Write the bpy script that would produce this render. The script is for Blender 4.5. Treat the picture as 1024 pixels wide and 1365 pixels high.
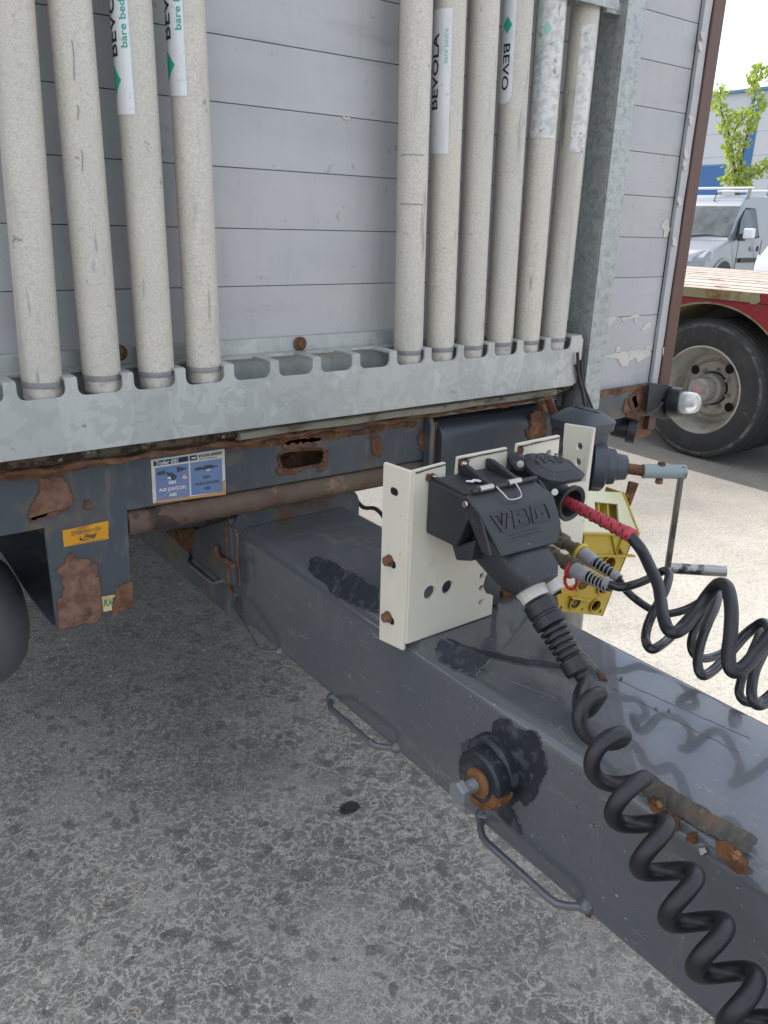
import bpy, bmesh, math, random
import numpy as np
from mathutils import Vector, Matrix
random.seed(7)
sc = bpy.context.scene
for o in list(bpy.data.objects): bpy.data.objects.remove(o)
C = sc.collection
S = 0.8            # scene units per measured unit (metres)

# ------------------------------------------------------------------ camera
F = 1068.0
PP = np.array([512, 682.5])
_Y = np.array([-838, -410, 1068.]); _Y /= np.linalg.norm(_Y)
_D = np.array([-82, 2988, 1068.]); _D -= _Y * (_D @ _Y); _D /= np.linalg.norm(_D)
_X = np.cross(_D, _Y); _X = _X if _X[0] > 0 else -_X
M3 = np.array([_X, _Y, -_D])
CP = np.array([0, 0, 1.5])
def ray(x, y): return M3 @ np.array([(x - PP[0]) / F, (y - PP[1]) / F, 1.])
def at(x, y, plane):
    """point of the place seen at (x, y) of the photograph that lies on a known plane, e.g. ('Y', 1.62)"""
    v = ray(x, y); k, c = plane
    if k == 'D': return Vector(CP + v * c)
    i = 'XYZ'.index(k) if isinstance(k, str) else None
    if i is None:
        n = np.array(k); p = np.array(c)
        return Vector(CP + v * ((n @ (p - CP)) / (n @ v)))
    return Vector(CP + v * ((c - CP[i]) / v[i]))
cam = bpy.data.cameras.new('camera'); co = bpy.data.objects.new('camera', cam); C.objects.link(co)
cam.sensor_fit = 'VERTICAL'; cam.sensor_height = 36; cam.lens = F / 1365 * 36
cam.clip_start = .02; cam.clip_end = 900
R = Matrix(((M3[0][0], -M3[0][1], -M3[0][2]), (M3[1][0], -M3[1][1], -M3[1][2]), (M3[2][0], -M3[2][1], -M3[2][2])))
co.matrix_world = Matrix.Translation(Vector(CP) * S) @ R.to_4x4()
sc.camera = co
sc.render.resolution_x, sc.render.resolution_y = 768, 1024

# ------------------------------------------------------------------ light
SUN = Vector((0.26, 1.0, 1.12)).normalized()
el = math.asin(SUN.z); az = math.atan2(SUN.x, SUN.y)
sl = bpy.data.lights.new('sun', 'SUN'); sl.energy = 2.0; sl.angle = math.radians(.6); sl.color = (1, .955, .89)
so = bpy.data.objects.new('sun', sl); C.objects.link(so); so.rotation_euler = (-SUN).to_track_quat('-Z', 'Y').to_euler()
so.location = (2, 2, 12)
w = bpy.data.worlds.new('World'); sc.world = w; w.use_nodes = True
nt = w.node_tree; nt.nodes.clear(); N = nt.nodes.new; L = nt.links.new
out = N('ShaderNodeOutputWorld'); bg = N('ShaderNodeBackground'); sky = N('ShaderNodeTexSky')
sky.sky_type = 'NISHITA'; sky.sun_disc = False; sky.sun_elevation = el; sky.sun_rotation = az
sky.air_density = 1.0; sky.dust_density = 1.6
tc = N('ShaderNodeTexCoord'); mp = N('ShaderNodeMapping'); mp.inputs['Scale'].default_value = (1, 1, 3.2)
no = N('ShaderNodeTexNoise'); no.inputs['Scale'].default_value = 1.9; no.inputs['Detail'].default_value = 7; no.inputs['Roughness'].default_value = .55
cr = N('ShaderNodeValToRGB'); cr.color_ramp.elements[0].position = .34; cr.color_ramp.elements[1].position = .66
mx = N('ShaderNodeMix'); mx.data_type = 'RGBA'; mx.inputs[7].default_value = (5.8, 5.85, 5.95, 1)
L(tc.outputs['Generated'], mp.inputs[0]); L(mp.outputs[0], no.inputs['Vector']); L(no.outputs['Fac'], cr.inputs[0])
L(cr.outputs[0], mx.inputs[0]); L(sky.outputs[0], mx.inputs[6]); L(mx.outputs[2], bg.inputs[0]); L(bg.outputs[0], out.inputs[0])
bg.inputs[1].default_value = 0.12
sc.view_settings.view_transform = 'Standard'; sc.view_settings.look = 'None'
sc.view_settings.exposure = 1.40; sc.view_settings.gamma = 1; sc.view_settings.use_curve_mapping = False

# ------------------------------------------------------------------ materials
MATS = {}
def mat(name, base, rough=.6, metal=0., layers=(), bump=(), spec=.5, rvar=0., coat=0., trans=0., coord='Object', rnd=True):
    m = bpy.data.materials.new(name); m.use_nodes = True; t = m.node_tree; b = t.nodes['Principled BSDF']
    n = t.nodes.new; l = t.links.new
    tcn = n('ShaderNodeTexCoord'); src = tcn.outputs[coord]
    if rnd:
        oi = n('ShaderNodeObjectInfo'); mu = n('ShaderNodeMath'); mu.operation = 'MULTIPLY'; mu.inputs[1].default_value = 37.0
        l(oi.outputs['Random'], mu.inputs[0]); va = n('ShaderNodeVectorMath'); va.operation = 'ADD'
        l(src, va.inputs[0]); l(mu.outputs[0], va.inputs[1]); src = va.outputs[0]
    def tex(d):
        mpn = n('ShaderNodeMapping'); mpn.inputs['Scale'].default_value = d.get('st', (1, 1, 1)); mpn.inputs['Location'].default_value = (d.get('o', 0),) * 3
        l(src, mpn.inputs[0])
        if d.get('k') in ('gx', 'gy'):
            sp = n('ShaderNodeSeparateXYZ'); l(tcn.outputs['Object'], sp.inputs[0]); x = n('ShaderNodeTexNoise'); x.inputs['Scale'].default_value = 2.2; x.inputs['Detail'].default_value = 8
            l(tcn.outputs['Object'], x.inputs['Vector']); ma = n('ShaderNodeMath'); ma.operation = 'MULTIPLY_ADD'; l(x.outputs['Fac'], ma.inputs[0]); ma.inputs[1].default_value = d['a']; 
            m3 = n('ShaderNodeMath'); m3.operation = 'SUBTRACT'; l(sp.outputs[0 if d['k'] == 'gx' else 1], m3.inputs[0]); m3.inputs[1].default_value = d['a'] / 2; l(m3.outputs[0], ma.inputs[2]); return ma.outputs[0]
        if d.get('k', 'n') == 'n':
            x = n('ShaderNodeTexNoise'); x.inputs['Scale'].default_value = d['s']; x.inputs['Detail'].default_value = d.get('d', 5)
            x.inputs['Roughness'].default_value = d.get('r', .6); x.inputs['Distortion'].default_value = d.get('w', 0)
            l(mpn.outputs[0], x.inputs['Vector']); return x.outputs['Fac']
        x = n('ShaderNodeTexVoronoi'); x.inputs['Scale'].default_value = d['s']; x.inputs['Randomness'].default_value = 1
        if d['k'] == 'vd': x.feature = 'DISTANCE_TO_EDGE'
        if d.get('w'):
            nn = n('ShaderNodeTexNoise'); nn.inputs['Scale'].default_value = d['s'] * .8; nn.inputs['Detail'].default_value = 4
            l(mpn.outputs[0], nn.inputs['Vector'])
            v2 = n('ShaderNodeVectorMath'); v2.operation = 'MULTIPLY_ADD'; l(nn.outputs['Color'], v2.inputs[0])
            v2.inputs[1].default_value = (d['w'],) * 3; l(mpn.outputs[0], v2.inputs[2]); l(v2.outputs[0], x.inputs['Vector'])
        else: l(mpn.outputs[0], x.inputs['Vector'])
        if d['k'] == 'vc':
            sp = n('ShaderNodeSeparateColor'); l(x.outputs['Color'], sp.inputs[0]); return sp.outputs[0]
        return x.outputs['Distance']
    col = None; rv = n('ShaderNodeRGB'); rv.outputs[0].default_value = (*base, 1); col = rv.outputs[0]
    rsock = None
    for d in layers:
        f = tex(d); mr = n('ShaderNodeMapRange'); mr.inputs[1].default_value = d['lo']; mr.inputs[2].default_value = d['hi']
        mr.inputs[4].default_value = d.get('f', 1.); l(f, mr.inputs[0])
        if d.get('mask'):
            f2 = tex(d['mask']); m2 = n('ShaderNodeMapRange'); m2.inputs[1].default_value = d['mask']['lo']; m2.inputs[2].default_value = d['mask']['hi']
            l(f2, m2.inputs[0]); mm = n('ShaderNodeMath'); mm.operation = 'MULTIPLY'; l(mr.outputs[0], mm.inputs[0]); l(m2.outputs[0], mm.inputs[1]); fac = mm.outputs[0]
        else: fac = mr.outputs[0]
        mi = n('ShaderNodeMix'); mi.data_type = 'RGBA'; l(fac, mi.inputs[0]); l(col, mi.inputs[6]); mi.inputs[7].default_value = (*d['c'], 1); col = mi.outputs[2]
        if 'rough' in d:
            mf = n('ShaderNodeMix'); l(fac, mf.inputs[0])
            if rsock is None: mf.inputs[2].default_value = rough
            else: l(rsock, mf.inputs[2])
            mf.inputs[3].default_value = d['rough']; rsock = mf.outputs[0]
    l(col, b.inputs['Base Color'])
    if rvar and rsock is None:
        f = tex(dict(s=14, d=6)); mr = n('ShaderNodeMapRange'); mr.inputs[1].default_value = .3; mr.inputs[2].default_value = .7
        mr.inputs[3].default_value = max(0, rough - rvar); mr.inputs[4].default_value = rough + rvar; l(f, mr.inputs[0]); rsock = mr.outputs[0]
    if rsock is None: b.inputs['Roughness'].default_value = rough
    else: l(rsock, b.inputs['Roughness'])
    b.inputs['Metallic'].default_value = metal; b.inputs['Specular IOR Level'].default_value = spec
    b.inputs['Coat Weight'].default_value = coat
    if trans: b.inputs['Transmission Weight'].default_value = trans
    prev = None
    for d in bump:
        f = tex(d); bn = n('ShaderNodeBump'); bn.inputs['Strength'].default_value = d.get('a', .5); bn.inputs['Distance'].default_value = d.get('h', .002)
        l(f, bn.inputs['Height'])
        if prev: l(prev, bn.inputs['Normal'])
        prev = bn.outputs[0]
    if prev: l(prev, b.inputs['Normal'])
    MATS[name] = m; return m
rust_l = lambda lo=.5, hi=.56, s=9, f=1.: [dict(s=s, lo=lo, hi=hi, c=(.13, .055, .03), d=9, r=.7, f=f, rough=.9), dict(s=s * 3, lo=lo + .02, hi=hi + .12, c=(.25, .11, .05), d=6, f=.5 * f)]
mat('ground', (.60, .56, .49), .85, layers=[
    dict(s=80, lo=.42, hi=.64, c=(.38, .35, .30), d=6, f=.8),
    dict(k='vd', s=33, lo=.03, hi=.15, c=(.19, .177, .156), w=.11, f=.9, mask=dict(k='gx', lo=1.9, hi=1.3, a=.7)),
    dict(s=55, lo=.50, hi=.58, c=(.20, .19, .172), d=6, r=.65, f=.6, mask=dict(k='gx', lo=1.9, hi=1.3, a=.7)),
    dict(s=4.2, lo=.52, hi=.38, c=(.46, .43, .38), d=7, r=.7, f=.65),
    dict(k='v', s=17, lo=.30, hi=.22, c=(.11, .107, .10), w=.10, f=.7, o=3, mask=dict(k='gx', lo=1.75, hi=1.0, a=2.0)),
    dict(s=2.2, lo=.50, hi=.66, c=(.15, .146, .137), d=7, r=.65, f=.5, mask=dict(k='gx', lo=1.6, hi=.9, a=.8)), dict(k='gy', lo=1.25, hi=2.1, a=1.1, c=(.085, .083, .078), f=.6),  # gy layer: shade under the trailer painted into the ground colour
    dict(s=14, lo=.50, hi=.66, c=(.33, .305, .265), d=8, r=.65, f=.4), dict(s=48, lo=.56, hi=.62, c=(.25, .235, .208), d=7, r=.7, f=.5),
    dict(s=330, lo=.57, hi=.64, c=(.06, .057, .053), d=2, f=.75),
    dict(s=160, lo=.58, hi=.66, c=(.60, .58, .54), d=4, f=.7)],
    bump=[dict(s=150, d=5, a=1., h=.006), dict(s=38, d=6, a=.6, h=.006), dict(s=9, d=4, a=.3, h=.01)], rnd=False)
mat('board', (.395, .395, .395), .42, layers=[dict(s=7, lo=.52, hi=.78, c=(.25, .25, .25), d=8, r=.7, st=(4, 1, .35), f=.5), dict(s=1.7, lo=.35, hi=.7, c=(.43, .44, .455), d=2, f=.7), dict(s=3, lo=.4, hi=.75, c=(.31, .315, .33), d=4, st=(1, 1, 2.2), f=.6), dict(s=60, lo=.66, hi=.72, c=(.2, .19, .18), d=3, f=.5),
    dict(s=14, lo=.60, hi=.8, c=(.24, .24, .24), d=8, st=(.35, 1, 2), f=.5)], bump=[dict(s=5, d=2, a=.12, h=.004), dict(s=220, d=2, a=.06, h=.001)], rvar=.08)
mat('pole', (.60, .56, .485), .55, layers=[dict(s=2.2, lo=.4, hi=.65, c=(.49, .475, .43), d=3, f=.8), dict(s=300, lo=.45, hi=.62, c=(.42, .40, .355), d=3, r=.6, f=.6), dict(s=650, lo=.55, hi=.66, c=(.25, .23, .20), d=2, f=.55), dict(s=90, lo=.57, hi=.66, c=(.40, .38, .34), d=6, f=.55), dict(s=30, lo=.5, hi=.7, c=(.49, .455, .40), d=4, f=.6), dict(s=9, lo=.6, hi=.7, c=(.34, .32, .29), d=8, st=(2, 2, .25), f=.6),
    dict(s=50, lo=.66, hi=.72, c=(.17, .155, .13), d=6, f=.7), dict(s=5, lo=.5, hi=.8, c=(.48, .44, .38), d=3, st=(3, 3, .5), f=.6),
    dict(s=40, lo=.63, hi=.68, c=(.2, .19, .17), d=5, st=(1, 1, .12), f=.6)], bump=[dict(s=120, d=4, a=.25, h=.0015)], metal=.15)
mat('pole_band', (.2, .2, .21), .6, layers=[dict(s=60, lo=.4, hi=.7, c=(.4, .38, .35), f=.5)])
mat('pole_foot', (.5, .47, .42), .6, layers=[dict(s=60, lo=.5, hi=.7, c=(.2, .19, .17), f=.6)], metal=.2)
mat('label_film', (.66, .67, .68), .3, layers=[dict(s=30, lo=.5, hi=.7, c=(.5, .5, .5), st=(1, 1, .3), f=.5), dict(s=90, lo=.6, hi=.7, c=(.35, .34, .32), f=.5)])
mat('label_worn', (.62, .62, .61), .45, layers=[dict(s=70, lo=.45, hi=.6, c=(.42, .41, .38), f=.8), dict(s=60, lo=.62, hi=.68, c=(.2, .19, .17), f=.8)])
mat('ink_black', (.02, .02, .022), .5); mat('ink_green', (.02, .36, .25), .5); mat('ink_pale_green', (.28, .55, .47), .5)
mat('galvanised', (.46, .475, .455), .5, metal=.35, layers=[
    dict(s=9, lo=.49, hi=.515, c=(.385, .40, .388), d=5, r=.55, st=(1, 1, .4), f=.8, rough=.42, w=.6),
    dict(s=26, lo=.50, hi=.54, c=(.30, .315, .31), d=2, f=.4, w=1.2), dict(s=12, lo=.55, hi=.72, c=(.30, .30, .28), d=8, r=.65, st=(2.5, 1, .3), f=.5), dict(s=120, lo=.5, hi=.7, c=(.40, .41, .40), d=3, f=.5),
    dict(s=40, lo=.68, hi=.74, c=(.15, .12, .09), f=.6)], bump=[dict(s=12, d=3, a=.12, h=.003)])
mat('galvanised_fine', (.33, .35, .345), .45, metal=.4, layers=[
    dict(s=34, lo=.49, hi=.53, c=(.42, .44, .43), d=5, r=.6, f=.7, w=2.0, rough=.55), dict(s=60, lo=.55, hi=.6, c=(.24, .26, .26), d=2, f=.6)], bump=[dict(s=34, d=3, a=.2, h=.002)])
mat('frame_paint', (.062, .072, .086), .5, layers=[dict(s=16, lo=.52, hi=.66, c=(.12, .10, .07), d=8, r=.7, st=(2, 1, .35), f=.7), dict(s=10, lo=.56, hi=.66, c=(.16, .165, .165), d=8, r=.7, st=(1.5, 1, .4), f=.6), dict(s=4, lo=.45, hi=.7, c=(.115, .125, .13), d=6, st=(1, 1, .6), f=.8), dict(s=11, lo=.56, hi=.64, c=(.15, .12, .07), d=7, f=.6)]
    + rust_l(.585, .66, 8), bump=[dict(s=30, d=6, a=.4, h=.002)])
mat('rust', (.10, .048, .03), .9, layers=[dict(s=18, lo=.42, hi=.62, c=(.20, .10, .055), d=8), dict(s=50, lo=.5, hi=.68, c=(.27, .16, .10), d=5, f=.6), dict(s=30, lo=.6, hi=.7, c=(.04, .025, .02), d=5)],
    bump=[dict(s=45, d=8, a=.9, h=.005)], spec=.2)
mat('rust_pink', (.16, .085, .06), .95, layers=[dict(s=40, lo=.4, hi=.65, c=(.26, .155, .115), d=8), dict(s=25, lo=.58, hi=.7, c=(.07, .04, .03), d=6), dict(s=10, lo=.52, hi=.7, c=(.20, .13, .05), d=6, f=.6)],
    bump=[dict(s=60, d=9, a=1., h=.006)], spec=.15)
mat('rust_orange', (.21, .10, .045), .9, layers=[dict(s=50, lo=.42, hi=.6, c=(.12, .055, .03), d=8), dict(s=70, lo=.58, hi=.7, c=(.42, .26, .13), d=4)], bump=[dict(s=70, d=8, a=1., h=.005)], spec=.2)
mat('pipe_rust', (.13, .095, .065), .75, layers=[dict(s=8, lo=.5, hi=.6, c=(.12, .06, .035), d=8, r=.65), dict(s=14, lo=.56, hi=.64, c=(.32, .20, .13), d=8, r=.7, f=.9), dict(s=12, lo=.57, hi=.60, c=(.045, .025, .018), d=7, o=5), dict(s=4, lo=.55, hi=.75, c=(.1, .105, .11), f=.8)],
    bump=[dict(s=40, d=7, a=.5, h=.003)])
mat('grime', (.11, .09, .065), .95, layers=[dict(s=30, lo=.48, hi=.56, c=(.035, .026, .02), d=8, r=.7), dict(s=22, lo=.56, hi=.62, c=(.33, .31, .27), d=9, r=.75, o=4), dict(s=6, lo=.5, hi=.65, c=(.12, .055, .035), d=6, f=.7)],
    bump=[dict(s=60, d=8, a=1., h=.006)], spec=.2)
mat('seal', (.23, .215, .17), .8, layers=[dict(s=14, lo=.5, hi=.65, c=(.10, .075, .05), d=8, st=(1, 1, 3)), dict(s=40, lo=.62, hi=.7, c=(.05, .035, .025), d=5)], bump=[dict(s=40, d=6, a=.5, h=.003)])
mat('beam_paint', (.078, .086, .098), .20, layers=[dict(s=3, lo=.4, hi=.75, c=(.112, .114, .118), d=5, f=.8, rough=.36), dict(s=16, lo=.56, hi=.70, c=(.17, .168, .16), d=9, r=.7, st=(1, .35, 1.6), f=.4, rough=.55), dict(s=9, lo=.58, hi=.66, c=(.12, .118, .11), d=9, r=.75, st=(.5, 2.5, .4), f=.6, rough=.5), dict(s=60, lo=.60, hi=.64, c=(.24, .235, .225), d=8, r=.8, st=(1, .3, 1), f=.5),
    dict(s=140, lo=.70, hi=.74, c=(.3, .3, .3), d=2, f=.6), dict(s=8, lo=.62, hi=.72, c=(.10, .088, .06), d=6, f=.5)], bump=[dict(s=4, d=2, a=.15, h=.006), dict(s=200, d=3, a=.05, h=.001)], rnd=False, coat=.55)
mat('bare_dark', (.015, .019, .027), .45, layers=[dict(s=40, lo=.5, hi=.65, c=(.06, .068, .08), d=8), dict(s=90, lo=.62, hi=.72, c=(.13, .12, .10), d=5, f=.5)], bump=[dict(s=90, d=6, a=.4, h=.002)])
mat('bare_brown', (.05, .047, .04), .5, layers=[dict(s=25, lo=.45, hi=.6, c=(.10, .08, .055), d=6, w=2), dict(s=14, lo=.54, hi=.64, c=(.17, .08, .035), d=7), dict(s=70, lo=.6, hi=.7, c=(.2, .16, .11), f=.6)], bump=[dict(s=50, d=6, a=.5, h=.002)])
mat('paint_edge', (.20, .20, .195), .6, layers=[dict(s=60, lo=.45, hi=.6, c=(.09, .095, .10), d=5)])
mat('rust_stain', (.085, .06, .04), .75, layers=[dict(s=30, lo=.45, hi=.6, c=(.05, .04, .032), d=8), dict(s=60, lo=.55, hi=.68, c=(.17, .10, .05), d=6)], bump=[dict(s=60, a=.6, h=.003)])
mat('cream', (.67, .635, .53), .42, layers=[dict(s=5, lo=.5, hi=.75, c=(.57, .54, .44), d=6, f=.7), dict(s=70, lo=.70, hi=.75, c=(.16, .10, .05), d=4, f=.8), dict(s=24, lo=.63, hi=.75, c=(.4, .35, .24), d=8, st=(1, 1, .35), f=.6)], bump=[dict(s=160, d=3, a=.1, h=.001)])
mat('plastic_dark', (.020, .022, .027), .48, layers=[dict(s=9, lo=.5, hi=.78, c=(.045, .048, .055), d=6, f=.8, rough=.62), dict(s=150, lo=.68, hi=.74, c=(.2, .2, .2), d=3, f=.6)], bump=[dict(s=260, d=3, a=.25, h=.0012)])
mat('rubber', (.012, .013, .016), .42, layers=[dict(s=12, lo=.5, hi=.75, c=(.045, .047, .05), d=6, f=.7, rough=.6), dict(s=120, lo=.70, hi=.75, c=(.15, .15, .14), d=3, f=.6)], bump=[dict(s=200, d=3, a=.12, h=.001)])
mat('hose_gloss', (.014, .015, .018), .2, layers=[dict(s=16, lo=.5, hi=.75, c=(.03, .03, .032), d=6, f=.7, rough=.34)], rnd=False)
mat('hose_matt', (.011, .012, .015), .40, layers=[dict(s=16, lo=.5, hi=.7, c=(.024, .025, .029), d=6, rough=.55)], rnd=False)
mat('boot_grey', (.30, .31, .32), .55); mat('nut_white', (.52, .51, .46), .55, layers=[dict(s=30, lo=.5, hi=.7, c=(.3, .29, .25), d=6, f=.6)])
mat('steel', (.45, .44, .42), .3, metal=.9, rvar=.12); mat('zinc', (.2, .21, .225), .5, metal=.3, layers=[dict(s=40, lo=.5, hi=.7, c=(.15, .15, .16), f=.6)])
mat('brass_dirty', (.12, .095, .065), .6, metal=.4, layers=[dict(s=50, lo=.5, hi=.7, c=(.22, .17, .10), f=.7), dict(s=80, lo=.6, hi=.7, c=(.04, .035, .03))], bump=[dict(s=100, a=.4, h=.001)])
mat('red_plastic', (.55, .02, .035), .4); mat('red_sleeve', (.45, .045, .065), .5, layers=[dict(s=40, lo=.5, hi=.7, c=(.33, .05, .06), f=.6)])
mat('yellow_plastic', (.58, .42, .02), .45)
mat('chock_yellow', (.42, .31, .03), .55, layers=[dict(s=7, lo=.48, hi=.65, c=(.47, .27, .02), d=5), dict(s=30, lo=.6, hi=.72, c=(.2, .15, .06), d=6, f=.8)], bump=[dict(s=60, a=.2, h=.001)])
mat('chock_pale', (.60, .59, .42), .5, layers=[dict(s=8, lo=.5, hi=.7, c=(.52, .48, .2), d=6), dict(s=40, lo=.64, hi=.74, c=(.25, .22, .12), d=6, f=.7)])
mat('jockey_paint', (.048, .056, .068), .45, layers=[dict(s=8, lo=.5, hi=.75, c=(.09, .10, .115), d=7, f=.7)], bump=[dict(s=20, a=.2, h=.002)])
mat('crank_paint', (.24, .29, .30), .5, layers=[dict(s=25, lo=.58, hi=.68, c=(.09, .07, .05), d=7), dict(s=10, lo=.5, hi=.7, c=(.18, .22, .235), f=.7)])
mat('arm_steel', (.15, .15, .13), .45, metal=.5, layers=[dict(s=30, lo=.5, hi=.65, c=(.08, .075, .06), d=6)])
mat('brown_paint', (.095, .045, .033), .5, layers=[dict(s=6, lo=.45, hi=.7, c=(.115, .058, .043), d=6, st=(1, 1, .3)), dict(s=50, lo=.66, hi=.72, c=(.03, .02, .018), d=5)], bump=[dict(s=70, d=4, a=.2, h=.001)])
mat('peel_under', (.52, .50, .46), .7, layers=[dict(s=40, lo=.5, hi=.7, c=(.4, .38, .35), d=6, f=.7)])
mat('black_void', (.008, .008, .009), .9)
mat('shadow_paint', (.02, .022, .026), .7)  # near-black colour imitating deep shade inside and under the frame
mat('tank_paint', (.085, .09, .096), .6, layers=[dict(s=200, lo=.66, hi=.72, c=(.12, .12, .12), d=3, f=.6)])
mat('lens_clear', (.86, .86, .84), .12, spec=.8, coat=.6, trans=.6)
mat('st_paper', (.62, .61, .56), .5, layers=[dict(s=20, lo=.5, hi=.7, c=(.5, .42, .28), f=.7)]); mat('st_rustedge', (.50, .27, .10), .6)
mat('st_blue', (.10, .17, .34), .4, layers=[dict(s=5, lo=.3, hi=.7, c=(.22, .29, .44), f=.8, d=2), dict(s=40, lo=.6, hi=.75, c=(.3, .26, .2), d=6, f=.5)])
mat('st_navy', (.02, .028, .07), .4); mat('st_white', (.72, .73, .74), .4); mat('st_red', (.5, .22, .26), .5); mat('st_grey', (.05, .06, .08), .5)
mat('st_orange', (.62, .28, .015), .35, layers=[dict(s=20, lo=.5, hi=.65, c=(.34, .13, .02), d=8), dict(s=9, lo=.5, hi=.7, c=(.72, .45, .04), d=5, f=.7)])
mat('st_cream', (.58, .50, .27), .5, layers=[dict(s=30, lo=.5, hi=.65, c=(.4, .2, .08), d=7)]); mat('st_green', (.04, .22, .07), .5)
mat('red_paint', (.25, .018, .028), .45, layers=[dict(s=4, lo=.5, hi=.7, c=(.24, .03, .03), d=7), dict(s=14, lo=.62, hi=.68, c=(.13, .10, .07), d=8)])
mat('khaki_edge', (.25, .22, .12), .7, layers=[dict(s=5, lo=.5, hi=.62, c=(.18, .09, .03), d=7), dict(s=12, lo=.5, hi=.7, c=(.36, .35, .28), d=6, f=.6)])
mat('deck_wood', (.43, .37, .32), .8, layers=[dict(s=1.6, lo=.42, hi=.6, c=(.43, .33, .27), d=6, st=(1, .6, 1), f=.7), dict(s=14, lo=.58, hi=.7, c=(.30, .24, .19), d=6, st=(1, .3, 1), f=.4), dict(s=9, lo=.60, hi=.66, c=(.14, .09, .06), d=7)], bump=[dict(s=30, st=(2, .1, 1), a=.5, h=.004)])
mat('tyre', (.028, .028, .03), .75, layers=[dict(s=5, lo=.45, hi=.7, c=(.055, .053, .05), d=7), dict(s=26, lo=.6, hi=.72, c=(.10, .098, .09), d=7, f=.7)], bump=[dict(s=60, d=5, a=.4, h=.003)])
mat('tyre_chalk', (.13, .13, .125), .9, layers=[dict(s=18, lo=.4, hi=.55, c=(.05, .05, .05), d=8)])
mat('rim_paint', (.40, .385, .34), .42, metal=.2, layers=[dict(s=5, lo=.5, hi=.7, c=(.25, .23, .19), d=7), dict(s=30, lo=.6, hi=.7, c=(.14, .10, .06), d=6, f=.6)])
mat('hub_grey', (.30, .29, .27), .6, layers=[dict(s=20, lo=.5, hi=.7, c=(.16, .15, .13), d=6)])
mat('van_paint', (.21, .235, .265), .3, coat=.4, metal=.3); mat('car_glass', (.10, .13, .135), .08, layers=[dict(s=1.2, lo=.4, hi=.62, c=(.02, .028, .03), d=4, st=(1, 1, .6))], spec=.5); mat('car_black', (.015, .015, .017), .5)  # car_glass: dark noise tint stands in for uneven reflections
mat('mirror_white', (.75, .76, .78), .3); mat('head_lens', (.45, .47, .48), .12, coat=.5)
mat('hall_panel', (.50, .52, .54), .5, rnd=False); mat('hall_blue', (.035, .13, .32), .45); mat('hall_trim', (.10, .2, .36), .5)
mat('bark', (.11, .085, .06), .9, bump=[dict(s=30, a=.8, h=.01)])
mat('steel_worn', (.36, .35, .33), .28, metal=.8, layers=[dict(s=18, lo=.5, hi=.56, c=(.05, .05, .055), d=4)])
mf = bpy.data.materials.new('leaf'); mf.use_nodes = True; _t = mf.node_tree; _b = _t.nodes['Principled BSDF']; MATS['leaf'] = mf
_o = _t.nodes['Material Output']; _tr = _t.nodes.new('ShaderNodeBsdfTranslucent'); _mx = _t.nodes.new('ShaderNodeMixShader')
_g = _t.nodes.new('ShaderNodeNewGeometry'); _r = _t.nodes.new('ShaderNodeValToRGB')
_r.color_ramp.elements[0].color = (.14, .20, .03, 1); _r.color_ramp.elements[1].color = (.30, .36, .08, 1)
_t.links.new(_g.outputs['Random Per Island'], _r.inputs[0]); _t.links.new(_r.outputs[0], _b.inputs['Base Color']); _b.inputs['Roughness'].default_value = .5
_tr.inputs[0].default_value = (.45, .55, .08, 1); _mx.inputs[0].default_value = .45
_t.links.new(_b.outputs[0], _mx.inputs[1]); _t.links.new(_tr.outputs[0], _mx.inputs[2]); _t.links.new(_mx.outputs[0], _o.inputs['Surface'])

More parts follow.
